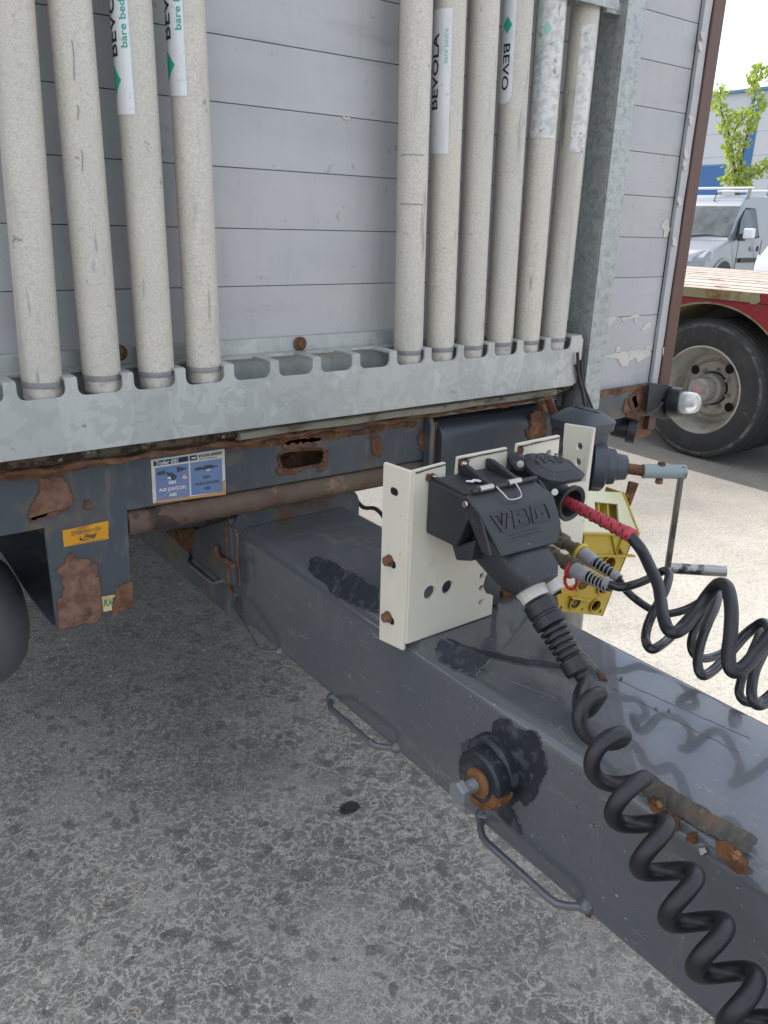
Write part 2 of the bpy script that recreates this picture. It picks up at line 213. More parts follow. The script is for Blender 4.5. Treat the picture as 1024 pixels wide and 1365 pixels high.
# ------------------------------------------------------------------ object helpers
WL = {}      # world location of every object made
def tag(o, label=None, cat=None, group=None, kind=None):
    if label: o['label'] = label
    if cat: o['category'] = cat
    if group: o['group'] = group
    if kind: o['kind'] = kind
    return o
def empty(name, loc, label=None, cat=None, group=None, parent=None):
    o = bpy.data.objects.new(name, None); C.objects.link(o); o.empty_display_size = .1
    W = Vector(loc) * S; WL[o] = W; o.location = W - (WL[parent] if parent else Vector())
    if parent: o.parent = parent
    return tag(o, label, cat, group)
def link_mesh(name, me, m, parent, W):
    o = bpy.data.objects.new(name, me); C.objects.link(o)
    if m and not me.materials: me.materials.append(MATS[m])
    WL[o] = W; o.location = W - (WL[parent] if parent else Vector())
    if parent: o.parent = parent
    return o
class MB:
    def __init__(s): s.v = []; s.f = []
    def add(s, v, f):
        n = len(s.v); s.v += [Vector(p) for p in v]; s.f += [tuple(i + n for i in q) for q in f]; return s
    def box(s, x0, x1, y0, y1, z0, z1):
        return s.add([(x, y, z) for x in (x0, x1) for y in (y0, y1) for z in (z0, z1)],
                     [(0, 1, 3, 2), (4, 6, 7, 5), (0, 4, 5, 1), (2, 3, 7, 6), (0, 2, 6, 4), (1, 5, 7, 3)])
    def prism(s, pts, ext):
        n = len(pts); ext = Vector(ext); a = [Vector(p) for p in pts]
        return s.add(a + [p + ext for p in a], [tuple(range(n))[::-1], tuple(range(n, 2 * n))] + [(i, (i + 1) % n, n + (i + 1) % n, n + i) for i in range(n)])
    def loft(s, rings, closed=True, caps=True):
        n = len(rings[0]); b = []
        for r in rings: b += [Vector(p) for p in r]
        f = []
        for k in range(len(rings) - 1):
            for i in range(n if closed else n - 1):
                j = (i + 1) % n; f.append((k * n + i, k * n + j, (k + 1) * n + j, (k + 1) * n + i))
        if caps: f += [tuple(range(n))[::-1], tuple(range((len(rings) - 1) * n, len(rings) * n))]
        return s.add(b, f)
    def tube(s, path, r, n=12, caps=True):
        path = [Vector(p) for p in path]; rr = r if hasattr(r, '__len__') else [r] * len(path); rings = []; u = None
        for i, p in enumerate(path):
            t = (path[min(i + 1, len(path) - 1)] - path[max(i - 1, 0)])
            if t.length < 1e-9: t = Vector((0, 0, 1))
            t.normalize()
            if u is None: u = t.orthogonal().normalized()
            u = (u - t * u.dot(t)); u = u.normalized() if u.length > 1e-6 else t.orthogonal().normalized()
            w_ = t.cross(u)
            rings.append([p + (u * math.cos(2 * math.pi * k / n) + w_ * math.sin(2 * math.pi * k / n)) * rr[i] for k in range(n)])
        return s.loft(rings, True, caps)
    def lathe(s, o, ax, prof, n=32, ph=0, caps=True):
        o = Vector(o); ax = Vector(ax).normalized(); u = ax.orthogonal().normalized(); w_ = ax.cross(u)
        return s.loft([[o + ax * h + (u * math.cos(ph + 2 * math.pi * k / n) + w_ * math.sin(ph + 2 * math.pi * k / n)) * max(r, 1e-5) for k in range(n)] for h, r in prof], True, caps)
    def build(s, name, m, parent=None, smooth=30, bevel=0, seg=2, base=False):
        V = np.array([tuple(p) for p in s.v]); lo, hi = V.min(0), V.max(0); c = (lo + hi) / 2
        if base: c[2] = lo[2]
        me = bpy.data.meshes.new(name); me.from_pydata([tuple(p) for p in (V - c) * S], [], s.f); 
        bm = bmesh.new(); bm.from_mesh(me); bmesh.ops.recalc_face_normals(bm, faces=bm.faces); bm.to_mesh(me); bm.free()
        o = link_mesh(name, me, m, parent, Vector(c) * S)
        if smooth:
            me.polygons.foreach_set('use_smooth', [True] * len(me.polygons))
            if not bevel: me.set_sharp_from_angle(angle=math.radians(smooth))
        if bevel:
            b = o.modifiers.new('bevel', 'BEVEL'); b.width = bevel * S; b.segments = seg; b.limit_method = 'ANGLE'; b.angle_limit = math.radians(28)
            b.harden_normals = True; me.set_sharp_from_angle(angle=math.radians(60))
        return o
def flat_fill(loops):
    cu = bpy.data.curves.new('t', 'CURVE'); cu.dimensions = '2D'; cu.fill_mode = 'BOTH'
    for lp in loops:
        sp = cu.splines.new('POLY'); sp.points.add(len(lp) - 1); sp.use_cyclic_u = True
        for i, p in enumerate(lp): sp.points[i].co = (p[0], p[1], 0, 1)
    o = bpy.data.objects.new('t', cu); me = bpy.data.meshes.new_from_object(o)
    v = [tuple(q.co) for q in me.vertices]; f = [tuple(p.vertices) for p in me.polygons]
    bpy.data.meshes.remove(me); bpy.data.objects.remove(o); bpy.data.curves.remove(cu)
    bm = bmesh.new(); vs = [bm.verts.new(p) for p in v]
    for q in f:
        try: bm.faces.new([vs[i] for i in q])
        except ValueError: pass
    bmesh.ops.remove_doubles(bm, verts=bm.verts, dist=1e-6); bm.verts.index_update()
    v = [tuple(q.co) for q in bm.verts]; f = [tuple(x.index for x in p.verts) for p in bm.faces]; bm.free(); return v, f
def sheet(loops, fn, th):
    """2-D outline with holes -> solid plate; fn maps (u, v) to a point, th is the thickness vector"""
    v, f = flat_fill(loops); P = [Vector(fn(a, b)) for a, b, _ in v]; th = Vector(th); n = len(P)
    ed = {}
    for q in f:
        for i in range(len(q)):
            e = (q[i], q[(i + 1) % len(q)]); ed[e] = 1
    side = [(a, b, b + n, a + n) for (a, b) in ed if (b, a) not in ed]
    mb = MB(); mb.add(P + [p + th for p in P], list(f) + [tuple(i + n for i in q[::-1]) for q in f] + side); return mb
def circ(cx, cy, r, n=16, ry=None): return [(cx + r * math.cos(2 * math.pi * i / n), cy + (ry or r) * math.sin(2 * math.pi * i / n)) for i in range(n)]
def rrect(x0, y0, x1, y1, r, n=4):
    o = []
    for cx, cy, a in ((x1 - r, y1 - r, 0), (x0 + r, y1 - r, 90), (x0 + r, y0 + r, 180), (x1 - r, y0 + r, 270)):
        o += [(cx + r * math.cos(math.radians(a + 90 * k / n)), cy + r * math.sin(math.radians(a + 90 * k / n))) for k in range(n + 1)]
    return o
def rough(lp, amp, k=4, seed=1):
    rd = random.Random(seed); o = []
    for i in range(len(lp)):
        a, b = lp[i], lp[(i + 1) % len(lp)]; o.append(a); dx, dy = b[0] - a[0], b[1] - a[1]; L_ = math.hypot(dx, dy) or 1
        for j in range(1, k):
            t = j / k; d = rd.uniform(-amp, amp); o.append((a[0] + dx * t - dy / L_ * d, a[1] + dy * t + dx / L_ * d))
    return o
def patch(name, m, lp, plane, n, parent, amp=1.5, k=4, th=.0016, seed=1, rim=None, lift=.0012):
    """thin flake or bare spot with an uneven outline lying on a surface"""
    n = Vector(n); q = rough(lp, amp, k, seed)
    if rim is None: rim = {'rust_patch': 'rust_stain', 'bare_spot': 'paint_edge'}.get(name)
    if rim:
        cx = sum(p[0] for p in q) / len(q); cy = sum(p[1] for p in q) / len(q); g_ = 1.9 if rim == 'rust_stain' else .9; rd = random.Random(seed + 99)
        o_ = []
        for p in q:
            dx, dy = p[0] - cx, p[1] - cy; L_ = math.hypot(dx, dy) or 1; e_ = g_ * rd.uniform(.15, 1.15); o_.append((p[0] + dx / L_ * e_, p[1] + dy / L_ * e_))
        sheet([o_], lambda a, b: at(a, b, plane) + n * (lift * .3), n * (lift * .5)).build('patch_edge', rim, parent, smooth=0)
    sheet([q], lambda a, b: at(a, b, plane) + n * lift, n * th).build(name, m, parent, smooth=0)
def spline(pts, n=8):
    P = [Vector(p) for p in pts]; P = [2 * P[0] - P[1]] + P + [2 * P[-1] - P[-2]]; o = []
    for i in range(1, len(P) - 2):
        a, b, c, d = P[i - 1:i + 3]
        for k in range(n):
            t = k / n; o.append(.5 * ((2 * b) + (c - a) * t + (2 * a - 5 * b + 4 * c - d) * t * t + (3 * b - a - 3 * c + d) * t ** 3))
    o.append(P[-2]); return o
def text_mesh(body, size=1., cut=0, xs=1.):
    cu = bpy.data.curves.new('t', 'FONT'); cu.body = body; cu.size = size; cu.resolution_u = 3
    o = bpy.data.objects.new('t', cu); me = bpy.data.meshes.new_from_object(o)
    bm = bmesh.new(); bm.from_mesh(me); bpy.data.meshes.remove(me); bpy.data.objects.remove(o); bpy.data.curves.remove(cu)
    for k in range(1, cut):
        bmesh.ops.bisect_plane(bm, geom=bm.verts[:] + bm.edges[:] + bm.faces[:], plane_co=(0, size * .75 * k / cut, 0), plane_no=(0, 1, 0))
    bm.verts.index_update(); v = [(q.co.x * xs, q.co.y) for q in bm.verts]; f = [tuple(x.index for x in p.verts) for p in bm.faces]; bm.free()
    return v, f
def write(name, m, body, fn, parent, size=1., cut=0, bold=0, xs=1.):
    v, f = text_mesh(body, size, cut, xs); mb = MB()
    for dx, dy, lift in ([(0, 0, 0)] if not bold else [(0, 0, 0), (bold, 0, .00006), (bold / 2, bold, .00012), (bold / 2, -bold, .00018)]):
        mb.add([fn(a + dx, b + dy, lift) for a, b in v], f)
    me_o = mb.build(name, m, parent, smooth=0); return me_o
def hexbolt(mb, p, ax, r, h, n=6): mb.lathe(p, ax, [(0, r), (h * .85, r), (h, r * .85)], n)

# ================================================================== SETTING
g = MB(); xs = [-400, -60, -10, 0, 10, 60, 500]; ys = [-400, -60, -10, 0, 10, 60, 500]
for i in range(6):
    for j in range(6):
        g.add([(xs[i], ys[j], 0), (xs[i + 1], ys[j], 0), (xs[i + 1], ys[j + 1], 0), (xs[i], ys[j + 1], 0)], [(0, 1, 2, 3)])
gr = g.build('ground', 'ground', smooth=0); tag(gr, kind='structure', label='speckled grey concrete yard with dark damp blotches and painted-in shade under the trailer')
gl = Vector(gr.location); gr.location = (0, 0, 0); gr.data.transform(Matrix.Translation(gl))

# ================================================================== TRAILER
tr = empty('cargo_trailer', (1.1, 1.62, 0), 'grey panelled box trailer with pole rack and rusty front frame', 'trailer')
YW = 1.62
wall = empty('front_wall', (1.1, YW, 1.0), parent=tr)
bd = MB(); hz = .1176 / 2 - .0003
prof = [(0.003, -hz), (0.0, -hz + .0009), (0.0, hz - .0009), (0.003, hz), (.03, hz), (.03, -hz)]
x0, x1 = -.12, 2.297
bd.prism([(x0, YW + a, b) for a, b in prof], (x1 - x0, 0, 0))
b0 = bd.build('board', 'board', wall, smooth=0)
zc = 1.0105 + .0588
for k in range(34):
    b = b0 if k == 0 else b0.copy()
    if k: C.objects.link(b); b.parent = wall
    W = Vector(((x0 + x1) / 2, YW + .015, zc + k * .1176)) * S; b.location = W - WL[wall]
# box behind
PX0 = 2.335
MB().box(-.14, 2.38, 1.655, 11.5, 1.0, 5.05).build('box_body', 'board', tr, smooth=0)
MB().box(PX0, 2.392, 1.600, 1.70, .955, 5.05).build('corner_post', 'brown_paint', tr, bevel=.004)
e = sheet([rough([(PX0 - .036, 1.0), (PX0 - .003, 1.0), (PX0 - .003, 5.02), (PX0 - .036, 5.02)], .0016, 60, 3)], lambda a, b: (a, 1.606, b), (0, .012, 0)); e.build('edge_trim', 'board', tr, smooth=0)
MB().box(-.235, -.14, 1.585, 1.70, .955, 5.05).build('corner_post', 'brown_paint', tr, bevel=.004)
WP = ('Y', YW - .0005)
n_ = (0, -1, 0)
for i, lp in enumerate([
    [(799, 425), (822, 421), (819, 428), (812, 434), (805, 440), (800, 434)], [(828, 424), (845, 420), (853, 418), (851, 423), (838, 425), (830, 429)],
    [(853, 438), (862, 431), (868, 428), (866, 436), (857, 440)],
    [(793, 478), (806, 474), (824, 470), (846, 467), (867, 465), (866, 474), (858, 478), (850, 484), (846, 476), (838, 482), (836, 490), (828, 488), (822, 478), (808, 476), (794, 481)],
    [(881, 302), (887, 292), (892, 295), (893, 305), (888, 316), (883, 316), (885, 307)], [(822, 462), (827, 463), (826, 470), (820, 470)],
    [(862, 460), (868, 462), (866, 466), (860, 465)], [(846, 423), (850, 428), (846, 430)], [(456, 155), (467, 157), (464, 160), (458, 159)]]):
    patch('paint_flake', 'peel_under', lp, WP, n_, wall, amp=1.0, k=4, seed=i, th=.0008, lift=.0006)
# corner post peeling bits on trim
for i, (x, y) in enumerate([(937, 48), (934, 62), (921, 160), (915, 205), (913, 220), (906, 268), (899, 322), (893, 440), (886, 470)]):
    patch('paint_flake', 'peel_under', [(x - 3, y - 7), (x + 2, y - 4), (x + 2, y + 5), (x - 1, y + 8), (x - 3, y + 2)], ('Y', 1.6045), n_, wall, amp=1., k=3, seed=i + 20, th=.0008)
# ---- foot flashing at wall in rack region
MB().box(-.12, 1.80, 1.606, 1.6185, 1.205, 1.252).build('foot_flashing', 'galvanised', tr, bevel=.001)
# ---- pole rack
rack = empty('pole_rack', (.8, 1.5, 1.08), parent=tr)
RX0, RX1, RZ0, RZ1, RN = -.34, 1.803, 1.081, 1.221, 1.186
pitch = .10465; t0 = .30
tabs = [t0 + pitch * k for k in range(-6, 15)]
lo = [(RX0, RZ0), (RX1 - .03, RZ0), (RX1 - .01, RZ0 + .008), (RX1, RZ0 + .03), (RX1, RZ1 - .012), (RX1 - .012, RZ1)]
rr = .014
for k in range(len(tabs) - 1, 0, -1):
    a = tabs[k] - .011 if k < len(tabs) - 1 else tabs[k] - .011; b = tabs[k - 1] + .011
    lo += [(a + .002, RZ1), (a + .0005, RZ1 - .001), (a, RZ1 - .004), (a, RN + rr)] + [(a - rr + rr * math.cos(t), RN + rr - rr * math.sin(t)) for t in (.5, 1.05, 1.57)]
    lo += [(b + rr - rr * math.sin(t), RN + rr - rr * math.cos(t)) for t in (0, .52, 1.05)] + [(b, RN + rr), (b, RZ1 - .004), (b - .0005, RZ1 - .001), (b - .002, RZ1)]
lo += [(RX0, RZ1)]
sheet([lo], lambda a, b: (a, 1.5, b), (0, .006, 0)).build('front_plate', 'galvanised', rack, smooth=0, bevel=.0012, seg=1)
holes = [rrect(tabs[k] + .011, 1.490, tabs[k + 1] - .011, 1.578, .013) for k in range(len(tabs) - 1)]
lo2 = [(RX0, 1.604), (RX1, 1.604), (RX1, 1.507)]
for k in range(len(tabs) - 1, 0, -1):
    a = tabs[k] - .011; b = tabs[k - 1] + .011
    lo2 += [(a, 1.507), (a, 1.563), (a - .004, 1.573), (a - .014, 1.578), (b + .014, 1.578), (b + .004, 1.573), (b, 1.563), (b, 1.507)]
lo2 += [(RX0, 1.507)]
sheet([lo2], lambda a, b: (a, b, RZ1 - .006), (0, 0, .006)).build('top_plate', 'galvanised', rack, smooth=0, bevel=.001, seg=1)
MB().box(RX0, RX1 - .02, 1.507, 1.604, 1.081, 1.087).build('floor_plate', 'galvanised', rack, smooth=0)
MB().box(RX0, RX1 - .02, 1.60, 1.6055, 1.088, 1.2145).build('back_plate', 'galvanised', rack, smooth=0)
for x, y in ((400, 458), (159, 470)):
    p = at(x, y, ('Y', 1.604)); m_ = MB(); m_.lathe(p, n_, [(0, .016), (.003, .016), (.004, .013)], 20); hexbolt(m_, p + Vector((0, -.004, 0)), n_, .011, .009, 8); m_.build('bolt', 'rust', rack)
MB().box(1.60, 1.79, 1.4935, 1.4985, 2.005, 2.032).build('holder_bar', 'galvanised_fine', rack, bevel=.002)
for X_ in (1.62, 1.725):
    m_ = MB()
    ring = [Vector((X_ + .047 * math.cos(t), 1.542 + .047 * math.sin(t), 2.018)) for t in np.linspace(math.pi * .98, 2.1 * math.pi, 22)]
    m_.loft([[p + Vector((0, 0, -.013)), p + Vector((0, 0, .013)), p + (p - Vector((X_, 1.542, 2.018))) * .09 + Vector((0, 0, .013)), p + (p - Vector((X_, 1.542, 2.018))) * .09 + Vector((0, 0, -.013))] for p in ring])
    m_.build('holder_clip', 'galvanised_fine', rack, smooth=40)
MB().box(1.775, 1.835, 1.52, 1.527, 2.005, 2.032).build('holder_bar', 'galvanised_fine', rack, bevel=.002)
# ---- galvanised post right of rack
gp = MB(); gp.box(1.832, 1.905, 1.5, 1.507, 1.0, 4.9); gp.box(1.832, 1.838, 1.507, 1.60, 1.0, 4.9); gp.box(1.899, 1.905, 1.507, 1.612, 1.0, 4.9); gp.build('channel_post', 'galvanised_fine', tr, bevel=.0012, seg=1)
gs = MB(); gs.box(1.79, 1.8315, 1.585, 1.592, 1.25, 4.9); gs.build('drilled_strip', 'galvanised_fine', tr, bevel=.001, seg=1)
m_ = MB()
for k in range(26): m_.lathe((1.808, 1.5845, 1.33 + k * .105), n_, [(-.0005, .006), (.0008, .006)], 10)
m_.build('strip_hole', 'black_void', tr, smooth=0)
m_ = MB(); m_.tube([(1.858, 1.56, .955), (1.856, 1.558, 1.06)], .034, 20); m_.build('post_foot', 'tank_paint', tr)
MB().box(1.80, 1.90, 1.535, 1.60, .90, .985).build('foot_bracket', 'rust', tr, bevel=.003)
for k, pts in enumerate([[(770, 470, 1.49), (772, 505, 1.49), (780, 530, 1.49), (790, 560, 1.47)], [(774, 480, 1.495), (777, 510, 1.495), (786, 535, 1.49), (794, 555, 1.47)], [(768, 486, 1.494), (776, 518, 1.49), (781, 548, 1.47)]]):
    MB().tube(spline([at(a, b, ('Y', c)) for a, b, c in pts], 6), .0045, 8).build('thin_cable', 'rubber', tr)

# ---- front frame
fr = empty('front_frame', (.8, 1.6, .9), parent=tr)
FY = 1.60; FP = ('Y', FY - .0002)
lo = [(-.14, .906), (.351, .906), (.351, .683), (.513, .683), (.519, .912), (1.33, .905), (1.33, 1.03), (-.14, 1.03)]
slot = [tuple(at(x, y, ('Y', FY))[i] for i in (0, 2)) for x, y in [(380, 601), (428, 598), (433, 603), (434, 612), (428, 619), (386, 627), (376, 625), (371, 614), (372, 606)]]
sheet([lo, slot], lambda a, b: (a, FY, b), (0, .012, 0)).build('cross_member', 'frame_paint', fr, smooth=0, bevel=.0015, seg=1)
MB().box(-.14, 1.33, 1.70, 1.71, .90, 1.03).build('back_web', 'rust', fr, smooth=0)
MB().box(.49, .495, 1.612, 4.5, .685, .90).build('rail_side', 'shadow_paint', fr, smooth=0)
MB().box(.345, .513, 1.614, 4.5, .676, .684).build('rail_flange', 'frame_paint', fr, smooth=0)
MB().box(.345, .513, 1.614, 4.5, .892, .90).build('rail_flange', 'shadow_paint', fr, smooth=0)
MB().box(-.13, .34, 2.9, 2.92, .5, .99).build('added_shade_panel', 'shadow_paint', fr, smooth=0)  # added dark panel that keeps the space behind the frame black
# rolled lower member
m_ = MB(); q = []
for k in range(13):
    t = math.pi * (k / 12); q.append((1.622 - .027 * math.sin(t), .878 + .029 * math.cos(t)))
m_.loft([[(.5205 if e == 0 else 1.335, a, b - (.0 if e == 0 else .004)) for a, b in q] for e in (0, 1)], True, True); m_.build('lower_tube', 'pipe_rust', fr, smooth=40)
# grime ledge and seal under rack
m_ = MB(); m_.prism([(-.14, 1.585, 1.031), (-.14, 1.535, 1.058), (-.14, 1.532, 1.075), (-.14, 1.62, 1.079), (-.14, 1.62, 1.031)], (1.96, 0, 0)); m_.build('floor_ledge', 'grime', fr, bevel=.003)
m_ = MB()
pth = [Vector((x, 1.529 + .002 * math.sin(x * 9), 1.061 + .0012 * math.sin(x * 23))) for x in np.linspace(.75, 1.74, 40)]
m_.loft([[p + Vector((0, 0, -.010)), p + Vector((0, -.006, -.007)), p + Vector((0, -.006, .007)), p + Vector((0, 0, .010)), p + Vector((0, .02, .010)), p + Vector((0, .02, -.010))] for p in pth]); m_.build('seal_strip', 'seal', fr)
m_ = MB(); m_.tube([(x, 1.553 + .003 * math.sin(x * 31), 1.040 + .003 * math.sin(x * 47)) for x in np.linspace(-.14, 1.7, 90)], [.006 + .0025 * math.sin(i * 1.7) for i in range(90)], 8); m_.build('weld_bead', 'rust', fr)
# peeled strip under ledge
for i, lp in enumerate([[(0, 628), (60, 622), (135, 612), (200, 605), (198, 611), (150, 618), (120, 622), (95, 628), (60, 636), (20, 641), (0, 640)],
    [(300, 594), (360, 586), (450, 575), (555, 562), (556, 568), (470, 580), (420, 588), (380, 592), (330, 598), (302, 600)]]):
    patch('bare_strip', 'rust', lp, FP, n_, fr, amp=2.0, k=10, seed=i + 4)
for i, (lp, mm) in enumerate([
    ([(50, 638), (84, 636), (92, 650), (98, 668), (94, 675), (70, 682), (45, 694), (37, 690), (42, 674), (50, 660), (54, 646)], 'rust_pink'),
    ([(40, 690), (92, 677), (93, 680), (42, 697)], 'rust'),
    ([(91, 740), (98, 738), (103, 746), (115, 745), (128, 752), (132, 770), (134, 790), (136, 818), (130, 828), (78, 838), (76, 800), (84, 796), (86, 784), (82, 774), (84, 768), (74, 760), (84, 754)], 'rust_pink'),
    ([(155, 785), (165, 778), (175, 774), (177, 810), (160, 814), (150, 820), (148, 826), (150, 800)], 'rust'),
    ([(113, 668), (118, 667), (119, 679), (112, 678)], 'rust'),
    ([(376, 597), (380, 590), (400, 585), (426, 583), (429, 587), (428, 594), (405, 596), (384, 598)], 'rust_pink'),
    ([(432, 604), (437, 600), (436, 622), (430, 628), (420, 628), (430, 618)], 'rust'),
    ([(372, 622), (378, 628), (400, 626), (396, 631), (374, 634), (368, 628)], 'rust'),
    ([(560, 576), (571, 574), (572, 600), (563, 602), (558, 590)], 'rust'),
    ([(495, 585), (505, 583), (509, 596), (506, 610), (498, 606)], 'rust')]):
    patch('rust_patch', mm, lp, FP, n_, fr, amp=1.6, k=5, seed=i + 40)
# torn steel edge round the slot
m_ = MB(); sp_ = [Vector((a, FY - .001, b)) for a, b in slot]; m_.tube(sp_ + [sp_[0], sp_[1]], .0035, 6); m_.build('slot_lip', 'rust', fr)
# end plate and heavy rounded member to the right
m_ = MB(); m_.prism([(1.322, 1.572, .80), (1.322, 1.60, .80), (1.322, 1.60, 1.03), (1.322, 1.585, 1.03), (1.322, 1.572, 1.0)], (.016, 0, 0)); m_.build('end_plate', 'frame_paint', fr, bevel=.004)
m_ = MB(); q = []
for cx, cz, a in ((1.60, .965, 90), (1.60, .80, 180)):
    for k in range(7): t = math.radians(a + 90 * k / 6); q.append((cx + .04 * math.cos(t), cz + .04 * math.sin(t)))
m_.loft([[(X_, a, b - dz) for a, b in q + [(1.75, .76), (1.75, 1.005)]] for X_, dz in ((1.352, 0), (1.60, .002), (1.80, .004))]); m_.build('axle_box', 'jockey_paint', fr, smooth=50)
MB().box(1.338, 1.352, 1.58, 1.61, .74, 1.01).build('web_strip', 'rust', fr, bevel=.002)
for i, lp in enumerate([[(706, 552), (722, 545), (728, 560), (727, 580), (718, 590), (704, 586), (700, 575), (708, 566)]]):
    patch('rust_patch', 'rust', lp, ('Y', 1.5595), n_, fr, amp=2, k=5, seed=70)
m_ = MB(); m_.tube(spline([at(x, y, ('Y', 1.47)) for x, y in [(731, 530), (736, 545), (741, 560), (741, 600)]], 5), .012, 8); m_.build('hook_bracket', 'rust', fr)
m_ = MB(); hexbolt(m_, at(722, 541, ('Y', 1.53)), n_, .018, .02); m_.build('bolt', 'rust', fr)
# right-hand frame piece under the wall, lamp bracket
lo = [tuple(at(x, y, ('Y', 1.60))[i] for i in (0, 2)) for x, y in [(790, 524), (870, 511), (897, 514), (896, 558), (850, 552), (820, 560), (790, 566)]]
sheet([lo], lambda a, b: (a, 1.60, b), (0, .06, 0)).build('corner_member', 'frame_paint', fr, smooth=0, bevel=.002, seg=1)
for i, (lp, mm) in enumerate([([(790, 523), (868, 512), (868, 517), (840, 521), (826, 525), (812, 526), (792, 530)], 'rust'),
    ([(832, 536), (840, 528), (846, 522), (866, 516), (866, 550), (856, 554), (836, 556), (830, 548)], 'rust'),
    ([(842, 530), (848, 526), (850, 540), (846, 545)], 'rust_orange')]):
    patch('rust_patch', mm, lp, ('Y', 1.5995), n_, fr, amp=1.2, k=4, seed=i + 80)
MB().box(2.25, 2.37, 1.63, 1.70, .83, .955).build('post_stub', 'rust', fr, bevel=.003)
MB().box(2.32, 2.36, 1.61, 1.63, .86, .95).build('post_tail', 'brown_paint', fr, bevel=.003)
lamp = empty('marker_lamp', (2.4, 1.56, .95), parent=tr)
sheet([rough([tuple(at(x, y, ('Y', 1.565))[i] for i in (0, 2)) for x, y in [(866, 513), (871, 511), (893, 514), (899, 519), (898, 530), (893, 556), (888, 560), (868, 553), (862, 549)]], .001, 3, 5),
    circ(*[at(883, 536, ('Y', 1.565))[i] for i in (0, 2)], .012)], lambda a, b: (a, 1.565, b), (0, .012, 0)).build('lamp_plate', 'plastic_dark', lamp, smooth=0, bevel=.002, seg=1)
pa = at(900, 536, ('Y', 1.55)); pb = at(921, 537, ('Y', 1.50)); ax = (pb - pa)
MB().lathe(pa - ax * .3, ax, [(0, .048), (.02, .05), (.04, .048)], 24).build('lamp_base', 'rubber', lamp)
MB().lathe(pa + ax.normalized() * .012, ax, [(0, .036), (.035, .036), (.055, .033), (.066, .025), (.072, .012), (.073, .001)], 28).build('lamp_lens', 'lens_clear', lamp)
MB().tube(spline([at(x, y, ('Y', 1.548)) for x, y in [(838, 535), (842, 545), (852, 553), (864, 552), (876, 545), (883, 537)]], 6), .0035, 8).build('lamp_wire', 'rubber', lamp)
for x, y in ((839, 534), (893, 522), (888, 552)):
    MB().lathe(at(x, y, ('Y', 1.565)), n_, [(0, .008), (.004, .008)], 10).build('screw', 'rust', lamp)
m_ = MB(); p = at(836, 574, ('Y', 1.62)); m_.lathe(p, (.5, -.8, -.1), [(-.05, .028), (-.02, .03), (.0, .03), (.002, .04), (.03, .04), (.034, .03)], 16); m_.build('spare_coupling', 'plastic_dark', fr)
m_ = MB(); m_.lathe(at(828, 560, ('Y', 1.66)), (1, 0, 0), [(-.06, .03), (.05, .03)], 12); m_.build('spare_coupling', 'plastic_dark', fr)
# underside
MB().box(2.18, 2.30, 1.8, 11, .86, .99).build('side_sill', 'frame_paint', tr, smooth=0)
for a_, b_ in ((.55, .68), (1.5, 1.63)): MB().box(a_, b_, 2.2, 11.3, .72, .998).build('chassis_rail', 'frame_paint', tr, smooth=0)
MB().box(-.05, 2.3, 3.9, 5.0, .22, .71).build('added_shade_box', 'shadow_paint', tr, bevel=.01)  # unseen box added to darken the ground below the trailer
# trailer wheels far back under the box
def wheel(parent, c, r, wd, side, rm='rim_paint'):
    """axle along X; side=-1 shows its face towards -X"""
    c = Vector(c); ax = (side, 0, 0)
    root = empty('wheel', c, parent=parent)
    MB().lathe(c, ax, [(-wd, r * .60), (-wd, r * .80), (-wd * .95, r * .95), (-wd * .88, r), (-.035, r), (-.012, r * .975), (.0, r * .93), (.006, r * .80), (.004, r * .66), (-.004, r * .61), (-.02, r * .595)], 64).build('tyre', 'tyre', root, smooth=50)
    return root
for sx, sd in ((.0, -1), (2.2, 1)):
    for yy in (5.6, 7.0): wheel(tr, (sx, yy, .47), .47, .28, sd)

# ---- drawbar
db = empty('drawbar', (.96, .8, .54), parent=tr)
def rbox_ring(x0, x1, z0, z1, r, y, n=6):
    o = []
    for cx, cz, a in ((x1 - r, z1 - r, 0), (x0 + r, z1 - r, 90), (x0 + r, z0 + r, 180), (x1 - r, z0 + r, 270)):
        o += [(cx + r * math.cos(math.radians(a + 90 * k / n)), y, cz + r * math.sin(math.radians(a + 90 * k / n))) for k in range(n + 1)]
    return o
BX0, BX1, BZ0, BZ1 = .80, 1.115, .54, .80
MB().loft([rbox_ring(BX0, BX1, BZ0, BZ1, .026, y) for y in (-1.6, -.6, 0, .4, .8, 1.2, 1.66)]).build('beam', 'beam_paint', db, smooth=40)
MB().loft([rbox_ring(.79, 1.13, .522, .83, .03, y) for y in (1.662, 3.6)]).build('outer_sleeve', 'frame_paint', db, smooth=40)
MB().loft([rbox_ring(.784, 1.15, .60, .845, .045, y) for y in (1.648, 1.668)]).build('collar', 'frame_paint', db, smooth=40)
m_ = MB(); q = rbox_ring(.778, 1.156, .60, .848, .05, 1.670); m_.tube([Vector(p) for p in q[6:18]], .005, 6); m_.build('collar_weld', 'rust', db)
# gusset plates on the sleeve side
m_ = MB(); m_.prism([at(x, y, ('X', .789)) for x, y in [(265, 705), (312, 690), (318, 780), (300, 770), (262, 742)]], (-.012, 0, 0)); m_.build('side_plate', 'frame_paint', db, bevel=.002)
patch('rust_patch', 'rust', [(222, 709), (262, 703), (262, 740), (256, 738)], ('X', .787), (-1, 0, 0), db, amp=.8, k=3, seed=3)
m_ = MB(); m_.tube(spline([at(x, y, ('X', .770)) for x, y in [(288, 728), (292, 742), (302, 748), (311, 754)]], 5), .007, 8); m_.build('slot_edge', 'rust', db)
m_ = MB(); m_.tube(spline([at(x, y, ('X', .778)) for x, y in [(306, 699), (316, 712), (316, 740), (319, 762), (320, 780)]], 5), .0022, 6); m_.build('rust_seam', 'rust', db)
